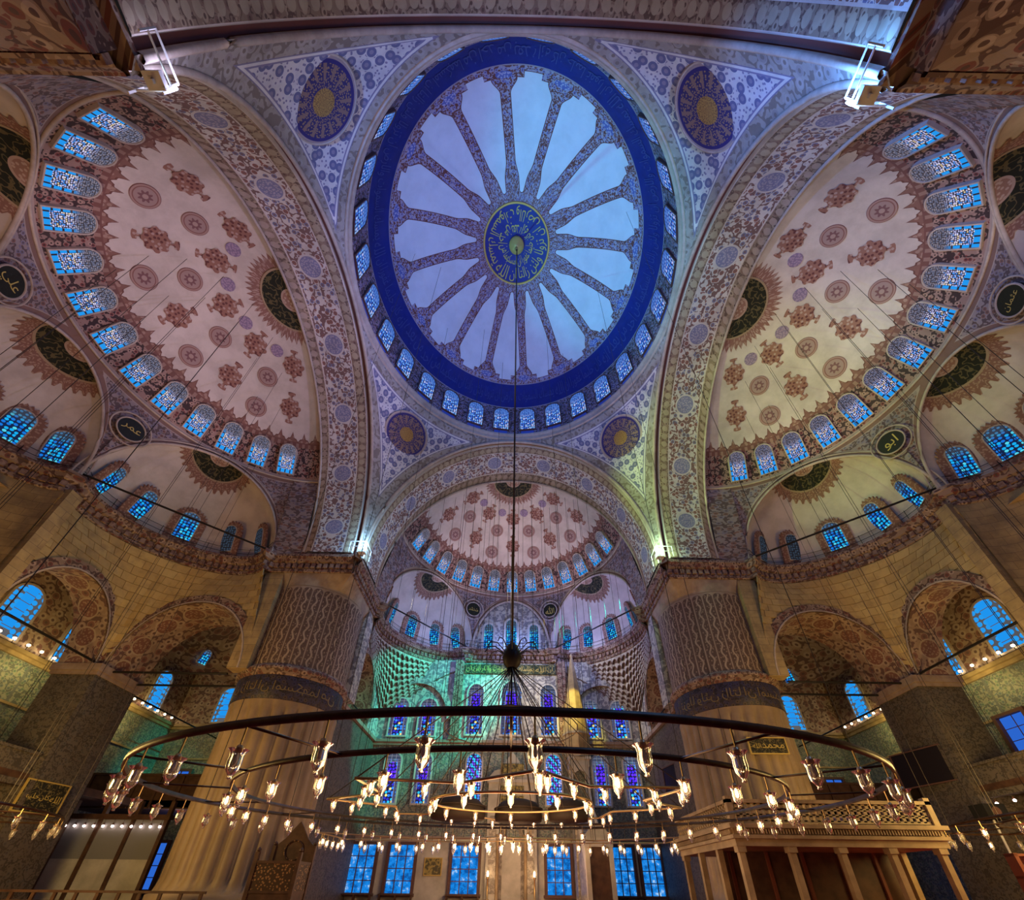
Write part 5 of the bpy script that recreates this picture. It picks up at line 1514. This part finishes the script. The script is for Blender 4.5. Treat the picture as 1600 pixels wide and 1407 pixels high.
# ---- muezzin's tribune beside the right pier
tr = empty('marble_tribune', (12.8, 8.0, 0), label='raised marble tribune on slim posts beside the right pier', cat='tribune')
def tpart(mb, name, m, **k):
    mb.v = [(x-12.8, y-8.0, z) for x, y, z in mb.v]; return mb.build(name, m, tr, **k)
X0_, X1_, Y0_, Y1_ = 8.9, 16.8, 5.0, 11.2
for x in (8.98, 10.9, 12.8, 14.7, 16.6):
    for y in (5.08, 11.0):
        mb = MB(); mb.box(x-0.11, x+0.11, y-0.11, y+0.11, 0, 2.35); mb.box(x-0.16, x+0.16, y-0.16, y+0.16, 0, 0.2); mb.box(x-0.16, x+0.16, y-0.16, y+0.16, 2.15, 2.35); tpart(mb, 'post', 'tribune_marble')
for y in (7.0, 9.0):
    for x in (8.98, 16.6):
        mb = MB(); mb.box(x-0.11, x+0.11, y-0.11, y+0.11, 0, 2.35); tpart(mb, 'post', 'tribune_marble')
mb = MB(); mb.box(X0_-0.1, X1_+0.1, Y0_-0.1, Y1_, 2.35, 2.6); mb.box(X0_-0.2, X1_+0.2, Y0_-0.2, Y1_, 2.6, 2.72); mb.box(X0_-0.1, X1_+0.1, Y0_-0.1, Y1_, 2.72, 2.95); mb.box(X0_-0.26, X1_+0.26, Y0_-0.26, Y1_, 2.95, 3.1); ENT = tpart(mb, 'entablature', 'tribune_marble')
mb = MB(); x = X0_
while x < X1_: mb.box(x, x+0.05, Y0_-0.2, Y0_-0.1, 2.76, 2.92); x += 0.11
y = Y0_
while y < Y1_: mb.box(X0_-0.2, X0_-0.1, y, y+0.05, 2.76, 2.92); y += 0.11
tpart(mb, 'dentil_row', 'tribune_marble', kind='stuff', label='fine dentil row').parent = ENT
def lattice(mb, P, u0, u1, z0, z1):
    """pierced panel: bars between staggered holes"""
    n = int((u1-u0)/0.26); rows = 3
    for j in range(rows + 1):
        z = z0 + (z1-z0)*j/rows; mb.add([P(u0, z-0.05, 0), P(u1, z-0.05, 0), P(u1, z+0.05, 0), P(u0, z+0.05, 0)], [(0,1,2,3)])
    for j in range(rows):
        za, zb = z0 + (z1-z0)*j/rows, z0 + (z1-z0)*(j+1)/rows
        for i in range(n + 1):
            u = u0 + (i + (0.5 if j % 2 else 0))*0.26
            if u < u1: mb.add([P(u-0.06, za, 0), P(u+0.06, za, 0), P(u+0.06, zb, 0), P(u-0.06, zb, 0), P(u-0.06, za, 0.07), P(u+0.06, za, 0.07), P(u+0.06, zb, 0.07), P(u-0.06, zb, 0.07)], [(0,1,2,3),(1,5,6,2),(4,0,3,7)])
mb = MB(); lattice(mb, lambda u, z, n: (u, Y0_-0.05+n, z), X0_, X1_, 3.2, 3.85); tpart(mb, 'pierced_parapet', 'tribune_marble')
mb = MB(); lattice(mb, lambda u, z, n: (X0_-0.05+n, u, z), Y0_, Y1_, 3.2, 3.85); tpart(mb, 'pierced_parapet', 'tribune_marble')
mb = MB(); mb.box(X0_-0.12, X1_+0.12, Y0_-0.12, Y0_+0.12, 3.85, 3.98); mb.box(X0_-0.12, X0_+0.12, Y0_, Y1_, 3.85, 3.98); mb.box(X0_-0.12, X0_+0.1, Y0_-0.12, Y0_+0.1, 3.05, 4.1); mb.box(X1_-0.1, X1_+0.12, Y0_-0.12, Y0_+0.1, 3.05, 4.1); tpart(mb, 'handrail', 'tribune_marble')
mb = MB(); mb.box(X0_+0.3, X1_-0.2, 7.6, 7.8, 0, 2.35); tpart(mb, 'screen_wall', 'dark_wood', label='dark screen under the tribune')
for x in (9.6, 11.2, 12.7, 14.3, 15.8):
    mb = MB(); mb.box(x-0.06, x+0.06, 7.5, 7.6, 0, 2.35); tpart(mb, 'screen_stile', 'red_wood')

# ---- carved preacher's chair by the left pier
pc = empty('preacher_chair', (-10.1, 9.6, 0), label='tall carved wooden preacher chair with pointed back by the left pier', cat='chair')
for x in (-0.95, 0.95):
    for y in (-0.7, 0.7):
        mb = MB(); mb.box(x-0.08, x+0.08, y-0.08, y+0.08, 0, 2.2 if y < 0 else 2.55); mb.lathe([(0,0.2),(0.09,0.12),(0.1,0.05),(0.05,0)], 8, (x, y, 2.2 if y < 0 else 2.55)); mb.build('corner_post', 'dark_wood', pc)
for nm, a in (('front_panel', (-0.87,0.87,-0.74,-0.68)), ('side_panel', (0.90,0.98,-0.62,0.62)), ('side_panel', (-0.98,-0.90,-0.62,0.62))):
    mb = MB(); mb.box(*a, 0.75, 1.75); pn = mb.build(nm, 'carved_wood', pc)
    mb = MB(); mb.box(a[0], a[1], a[2], a[3], 0.1, 0.65); mb.build('plinth_panel', 'dark_wood', pc)
    mb = MB(); mb.box(a[0]-0.02, a[1]+0.02, a[2]-0.03, a[3]+0.03, 0.65, 0.75); mb.box(a[0]-0.02, a[1]+0.02, a[2]-0.03, a[3]+0.03, 1.75, 1.86); mb.build('moulding', 'dark_wood', pn)
mb = MB(); mb.box(-0.9, 0.9, -0.65, 0.65, 1.5, 1.6); mb.build('seat', 'dark_wood', pc)
mb = MB(); mb.prism([(-0.95, 1.7), (0.95, 1.7), (0.95, 2.5), (0.55, 2.85), (0.2, 3.35), (0, 3.6), (-0.2, 3.35), (-0.55, 2.85), (-0.95, 2.5)], -0.04, 0.04, Matrix(((1,0,0,0),(0,0,-1,0.72),(0,1,0,0),(0,0,0,1)))); bk_ = mb.build('pointed_back', 'dark_wood', pc)
mb = MB(); mb.tube([(0.42*math.cos(TAU*i/24), 0.66, 2.35 + 0.42*math.sin(TAU*i/24)) for i in range(24)], 0.04, 6, True); mb.build('back_ornament', 'carved_wood', bk_)

# ---- minbar: stair pulpit right of the mihrab
mn = empty('stair_pulpit', (6.1, 23.5, 0), label='narrow marble stair pulpit with tall pointed spire right of the mihrab', cat='pulpit')
mb = MB()
mb.box(-0.75, 0.75, 1.0, 2.6, 0, 6.6); mb.build('tower_base', 'veined_marble', mn)
mb = MB(); mb.prism([(-4.2, 0), (1.0, 0), (1.0, 6.6), (-4.2, 0.6)], -0.62, 0.62, Matrix(((0,0,1,0),(1,0,0,0),(0,1,0,0),(0,0,0,1)))); mb.build('stair_flank', 'veined_marble', mn)
for k in range(14):
    mb = MB(); y = -4.0 + k*0.36; z = 0.75 + k*0.42; mb.box(-0.55, 0.55, y, y+0.4, z-0.2, z+0.1); mb.build('step', 'white_marble', mn)
for s in (-1, 1):
    mb = MB(); mb.prism([(-4.2, 0.6), (1.0, 6.6), (1.0, 7.7), (-4.2, 1.7)], s*0.66-0.05, s*0.66+0.05, Matrix(((0,0,1,0),(1,0,0,0),(0,1,0,0),(0,0,0,1)))); mb.build('pierced_balustrade', 'white_marble', mn)
for x in (-0.68, 0.68):
    for y in (1.08, 2.5):
        mb = MB(); mb.lathe([(0.14,0),(0.1,0.1),(0.09,2.9),(0.15,3.1)], 10, (x, y, 6.6)); mb.build('column', 'white_marble', mn)
mb = MB(); mb.box(-0.86, 0.86, 0.95, 2.66, 9.7, 10.3); mb.box(-0.98, 0.98, 0.83, 2.78, 10.3, 10.5); cn_ = mb.build('canopy', 'white_marble', mn)
mb = MB()
for x0, x1 in ((-0.68, -0.1), (0.1, 0.68)): pass
mb.prism([(-0.6, 8.8), (-0.6, 9.7), (0.6, 9.7), (0.6, 8.8), (0.45, 9.2), (0, 9.5), (-0.45, 9.2)], 0.97, 1.1, Matrix(((1,0,0,0),(0,0,1,0),(0,1,0,0),(0,0,0,1)))); mb.build('canopy_arch', 'white_marble', cn_)
mb = MB(); mb.lathe([(1.2,10.5),(1.15,10.6),(1.05,11.2),(1.2,12.4),(1.32,12.5),(1.2,12.7),(0.16,20.2),(0.10,20.4),(0.16,20.6),(0.06,20.8),(0.0,21.0)], 8, (0, 1.8, 0)); mb.build('spire', 'tribune_marble', mn, label='tall tapering spire')
mb = MB(); mb.box(-0.85, 0.85, -4.75, -4.3, 0, 0.35)
for s in (-1, 1): mb.box(s*0.78-0.14, s*0.78+0.14, -4.7, -4.35, 0, 3.6)
mb.box(-0.95, 0.95, -4.75, -4.3, 3.3, 3.9); mb.prism([(-0.95, 3.9), (0.95, 3.9), (0.5, 4.4), (0, 4.8), (-0.5, 4.4)], -4.65, -4.4, Matrix(((1,0,0,0),(0,0,1,0),(0,1,0,0),(0,0,0,1)))); mb.build('gate', 'white_marble', mn, label='carved marble gate at the foot of the stair')
mb = MB(); mb.box(-0.62, 0.62, -4.6, -4.5, 0.35, 3.3); mb.build('gate_curtain', 'dark_wood', mn)

# ---- mihrab
mh = empty('prayer_niche', (0.35, 26.4, 0), label='pale marble prayer niche with gilt panels in the middle of the mihrab wall', cat='prayer niche')
mb = MB()
for s in (-1, 1): mb.box(s*1.55-0.5, s*1.55+0.5, -0.45, 0.2, 0, 6.6)
mb.box(-2.05, 2.05, -0.45, 0.2, 6.6, 8.6); mb.box(-2.2, 2.2, -0.6, 0.2, 8.6, 8.9); mb.build('frame', 'white_marble', mh)
mb = MB(); P, U = [], []
for z, r in ((0, 1.05), (4.2, 1.05), (5.0, 0.92), (5.6, 0.7), (6.1, 0.42), (6.5, 0.1)):
    P.append([(r*math.cos(math.pi*i/16), -0.35 + 0.75*r*math.sin(math.pi*i/16), z) for i in range(17)]); U.append([(i*0.2, z) for i in range(17)])
mb.grid(P, U); mb.build('niche', 'veined_marble', mh, smooth=True)
for s in (-1, 1):
    mb = MB(); mb.lathe([(0.2,0),(0.13,0.15),(0.12,4.3),(0.2,4.6)], 12, (s*1.12, -0.5, 0)); mb.build('column', 'tribune_marble', mh, smooth=True)
    mb = MB(); mb.box(s*1.55-0.3, s*1.55+0.3, -0.5, -0.44, 0.6, 6.0); mb.build('side_panel', 'veined_marble', mh)
mb = MB(); mb.prism([(-2.2, 8.9), (2.2, 8.9), (1.6, 9.6), (0.9, 9.8), (0.5, 10.6), (0, 11.2), (-0.5, 10.6), (-0.9, 9.8), (-1.6, 9.6)], -0.4, -0.15, Matrix(((1,0,0,0),(0,0,1,0),(0,1,0,0),(0,0,0,1)))); mb.build('crest', 'white_marble', mh)
for z0, z1 in ((9.15, 10.2), (7.75, 8.35), (7.0, 7.55)):
    mb = MB(); mb.box(-1.0, 1.0, -0.52, -0.44, z0, z1); mb.build('gilt_panel', 'gold_panel', mh)
for x, nm in ((-1.45, 'left'), (2.15, 'right')):
    o = empty('candlestick', (x, 25.4, 0), label=f'tall candle lamp standing {nm} of the prayer niche', cat='candlestick')
    mb = MB(); mb.lathe([(0.3,0),(0.28,0.1),(0.08,0.3),(0.06,1.5),(0.12,1.6),(0.05,1.7)], 12); mb.build('stand', 'brass', o, smooth=True)
    mb = MB(); mb.lathe([(0,2.1),(0.06,2.0),(0.08,1.85),(0.05,1.7)], 10); mb.build('flame', 'bulb', o, smooth=True)

# ---- plaques, boards, loudspeakers
def plaque(name, M, w, h, label, cat, m='plaque', frame='gold', d=0.06, words=()):
    o = put(name, None, None, M, label=label, cat=cat)
    mb = MB(); mb.box(-w/2, w/2, -h/2, h/2, 0, d); bd = mb.build('board', m, o)
    mb = MB(); t = 0.07
    for a in ((-w/2-t, w/2+t, h/2, h/2+t), (-w/2-t, w/2+t, -h/2-t, -h/2), (-w/2-t, -w/2, -h/2, h/2), (w/2, w/2+t, -h/2, h/2)): mb.box(*a, 0, d+0.04)
    mb.build('frame', frame, o)
    if words:
        mb = MB(); sc = h*0.5; ws = [text2d(q) for q in words]; tot = sum(q[1] for q in ws)*sc + 0.1*len(ws); k = min(1, w*0.9/tot); x = tot*k/2
        for V, wd, Fc in ws:
            mb.add([(x + (px - wd)*sc*k, (py - 0.5)*sc*k, d+0.01) for px, py in V], Fc, [(0,0)]*len(V)); x -= (wd*sc + 0.1)*k
        mb.build('letters', 'gold_letters', bd)
    return o
plaque('calligraphy_plaque', axes((-25.95, 12.7, 4.9), (1,-0.15,0)), 2.2, 1.5, 'framed dark calligraphy plaque on the left aisle pillar', 'plaque', words=('الله', 'كان', 'حليما'))
pa = math.atan2(-1, -0.32)
plaque('calligraphy_plaque', axes((15.3 - 0.05, 11.82, 8.05), (-0.02, -1, 0)), 2.1, 0.85, 'dark calligraphy plaque on the front right pier', 'plaque', words=('محمد', 'الله'))
plaque('hanging_board', axes((12.42, 20.6, 8.0), (-1,-0.2,0)), 2.0, 1.8, 'black square board on the right wall of the mihrab bay', 'board', 'screen_black', 'dark_frame')
plaque('large_screen', axes((25.85, 13.6, 7.45), (-1,-0.25,0)), 3.6, 1.95, 'large dark screen on the right aisle pillar', 'screen', 'screen_black', 'dark_frame', 0.12)
plaque('gilt_plaque', axes((-5.9, 26.59, 2.35), (0,-1,0)), 1.3, 1.1, 'small gilt plaque between the floor windows left of the mihrab', 'plaque', 'gold_panel')
plaque('dark_banner', axes((7.7, 26.59, 2.2), (0,-1,0)), 1.5, 3.0, 'dark hanging with pale lettering right of the stair pulpit', 'hanging', 'screen_black', 'dark_frame', words=('الله',))
o = empty('loudspeaker', (24.6, 10.2, 4.4), label='black loudspeaker on a pale pole by the right aisle pillar', cat='loudspeaker')
mb = MB(); mb.box(-0.55, 0.55, -0.4, 0.4, -0.35, 0.35); mb.build('cabinet', 'speaker_black', o)
mb = MB(); mb.lathe([(0.22,0.0),(0.2,0.02),(0.05,-0.02),(0.0,0.0)], 16); mb.v = [(x, -0.41 - z*0.5, y) for x, y, z in mb.v]; mb.build('cone', 'dark_frame', o)
mb = MB(); mb.bar((0,0,-0.3), (0,0.2,-4.4), 0.05, 6); mb.build('stand_pole', 'white_metal', o)
mb = MB(); mb.box(-0.4, 0.4, 0.0, 0.4, -4.4, -4.3); mb.build('foot', 'iron', o)

# wooden rack at the right, bench rails on the left
rk = empty('shoe_rack', (19.8, 4.6, 0), R(-12), label='red wooden open rack at the lower right', cat='rack')
for x in (-0.9, 0, 0.9):
    mb = MB(); mb.box(x-0.06, x+0.06, -0.25, 0.25, 0, 2.2); mb.build('upright', 'red_wood', rk)
for z in (0.3, 0.85, 1.4, 2.1):
    mb = MB(); mb.box(-0.96, 0.96, -0.25, 0.25, z, z+0.08); mb.build('shelf', 'red_wood', rk)
mb = MB(); mb.box(-0.9, 0.9, 0.2, 0.24, 0.3, 2.1); mb.build('back_board', 'white_marble', rk)
bn = empty('wooden_railing', (-20, 10.5, 0), R(6), label='low dark wooden railing on the left of the hall', cat='railing')
for i in range(14):
    mb = MB(); mb.box(-6 + i*0.9, -5.86 + i*0.9, -0.05, 0.05, 0, 0.6); mb.build('baluster', 'dark_wood', bn)
for z in (0.58, 0.2):
    mb = MB(); mb.box(-6.1, 5.95, -0.07, 0.07, z, z+0.1); mb.build('rail', 'dark_wood', bn)
for i, (x, nm) in enumerate(((-11.6, 'outermost left'), (-8.45, 'second left'), (-3.35, 'left of the niche'), (9.4, 'right of the stair pulpit'))):
    o = empty('window_bench', (x, 26.0, 0), label=f'low dark bench under the floor-level window, {nm}', cat='bench')
    mb = MB(); mb.box(-1.3, 1.3, -0.25, 0.2, 0.42, 0.52); mb.build('top', 'dark_wood', o)
    for s in (-1.2, 0, 1.2):
        mb = MB(); mb.box(s-0.06, s+0.06, -0.2, 0.15, 0, 0.42); mb.build('leg', 'dark_wood', o)

# curtained booth below the left gallery
bt = empty('screened_booth', (-25.0, 17.5, 0), label='pale screened booth below the left gallery', cat='booth')
for x in (-3.2, -1.1, 1.0, 3.1):
    mb = MB(); mb.box(x-0.12, x+0.12, -0.12, 0.12, 0, 5.5); mb.build('post', 'dark_wood', bt)
for a, b in ((-3.08, -1.22), (-0.98, 0.88), (1.12, 2.98)):
    mb = MB(); mb.box(a, b, -0.03, 0.03, 0.1, 2.2); mb.build('screen_panel', 'white_marble', bt)
    mb = MB(); mb.box(a, b, -0.03, 0.03, 2.2, 4.4); mb.build('upper_panel', 'shade_grey', bt)
mb = MB(); mb.box(-3.4, 3.3, -0.2, 0.2, 4.4, 4.7); mb.build('lintel', 'dark_wood', bt)
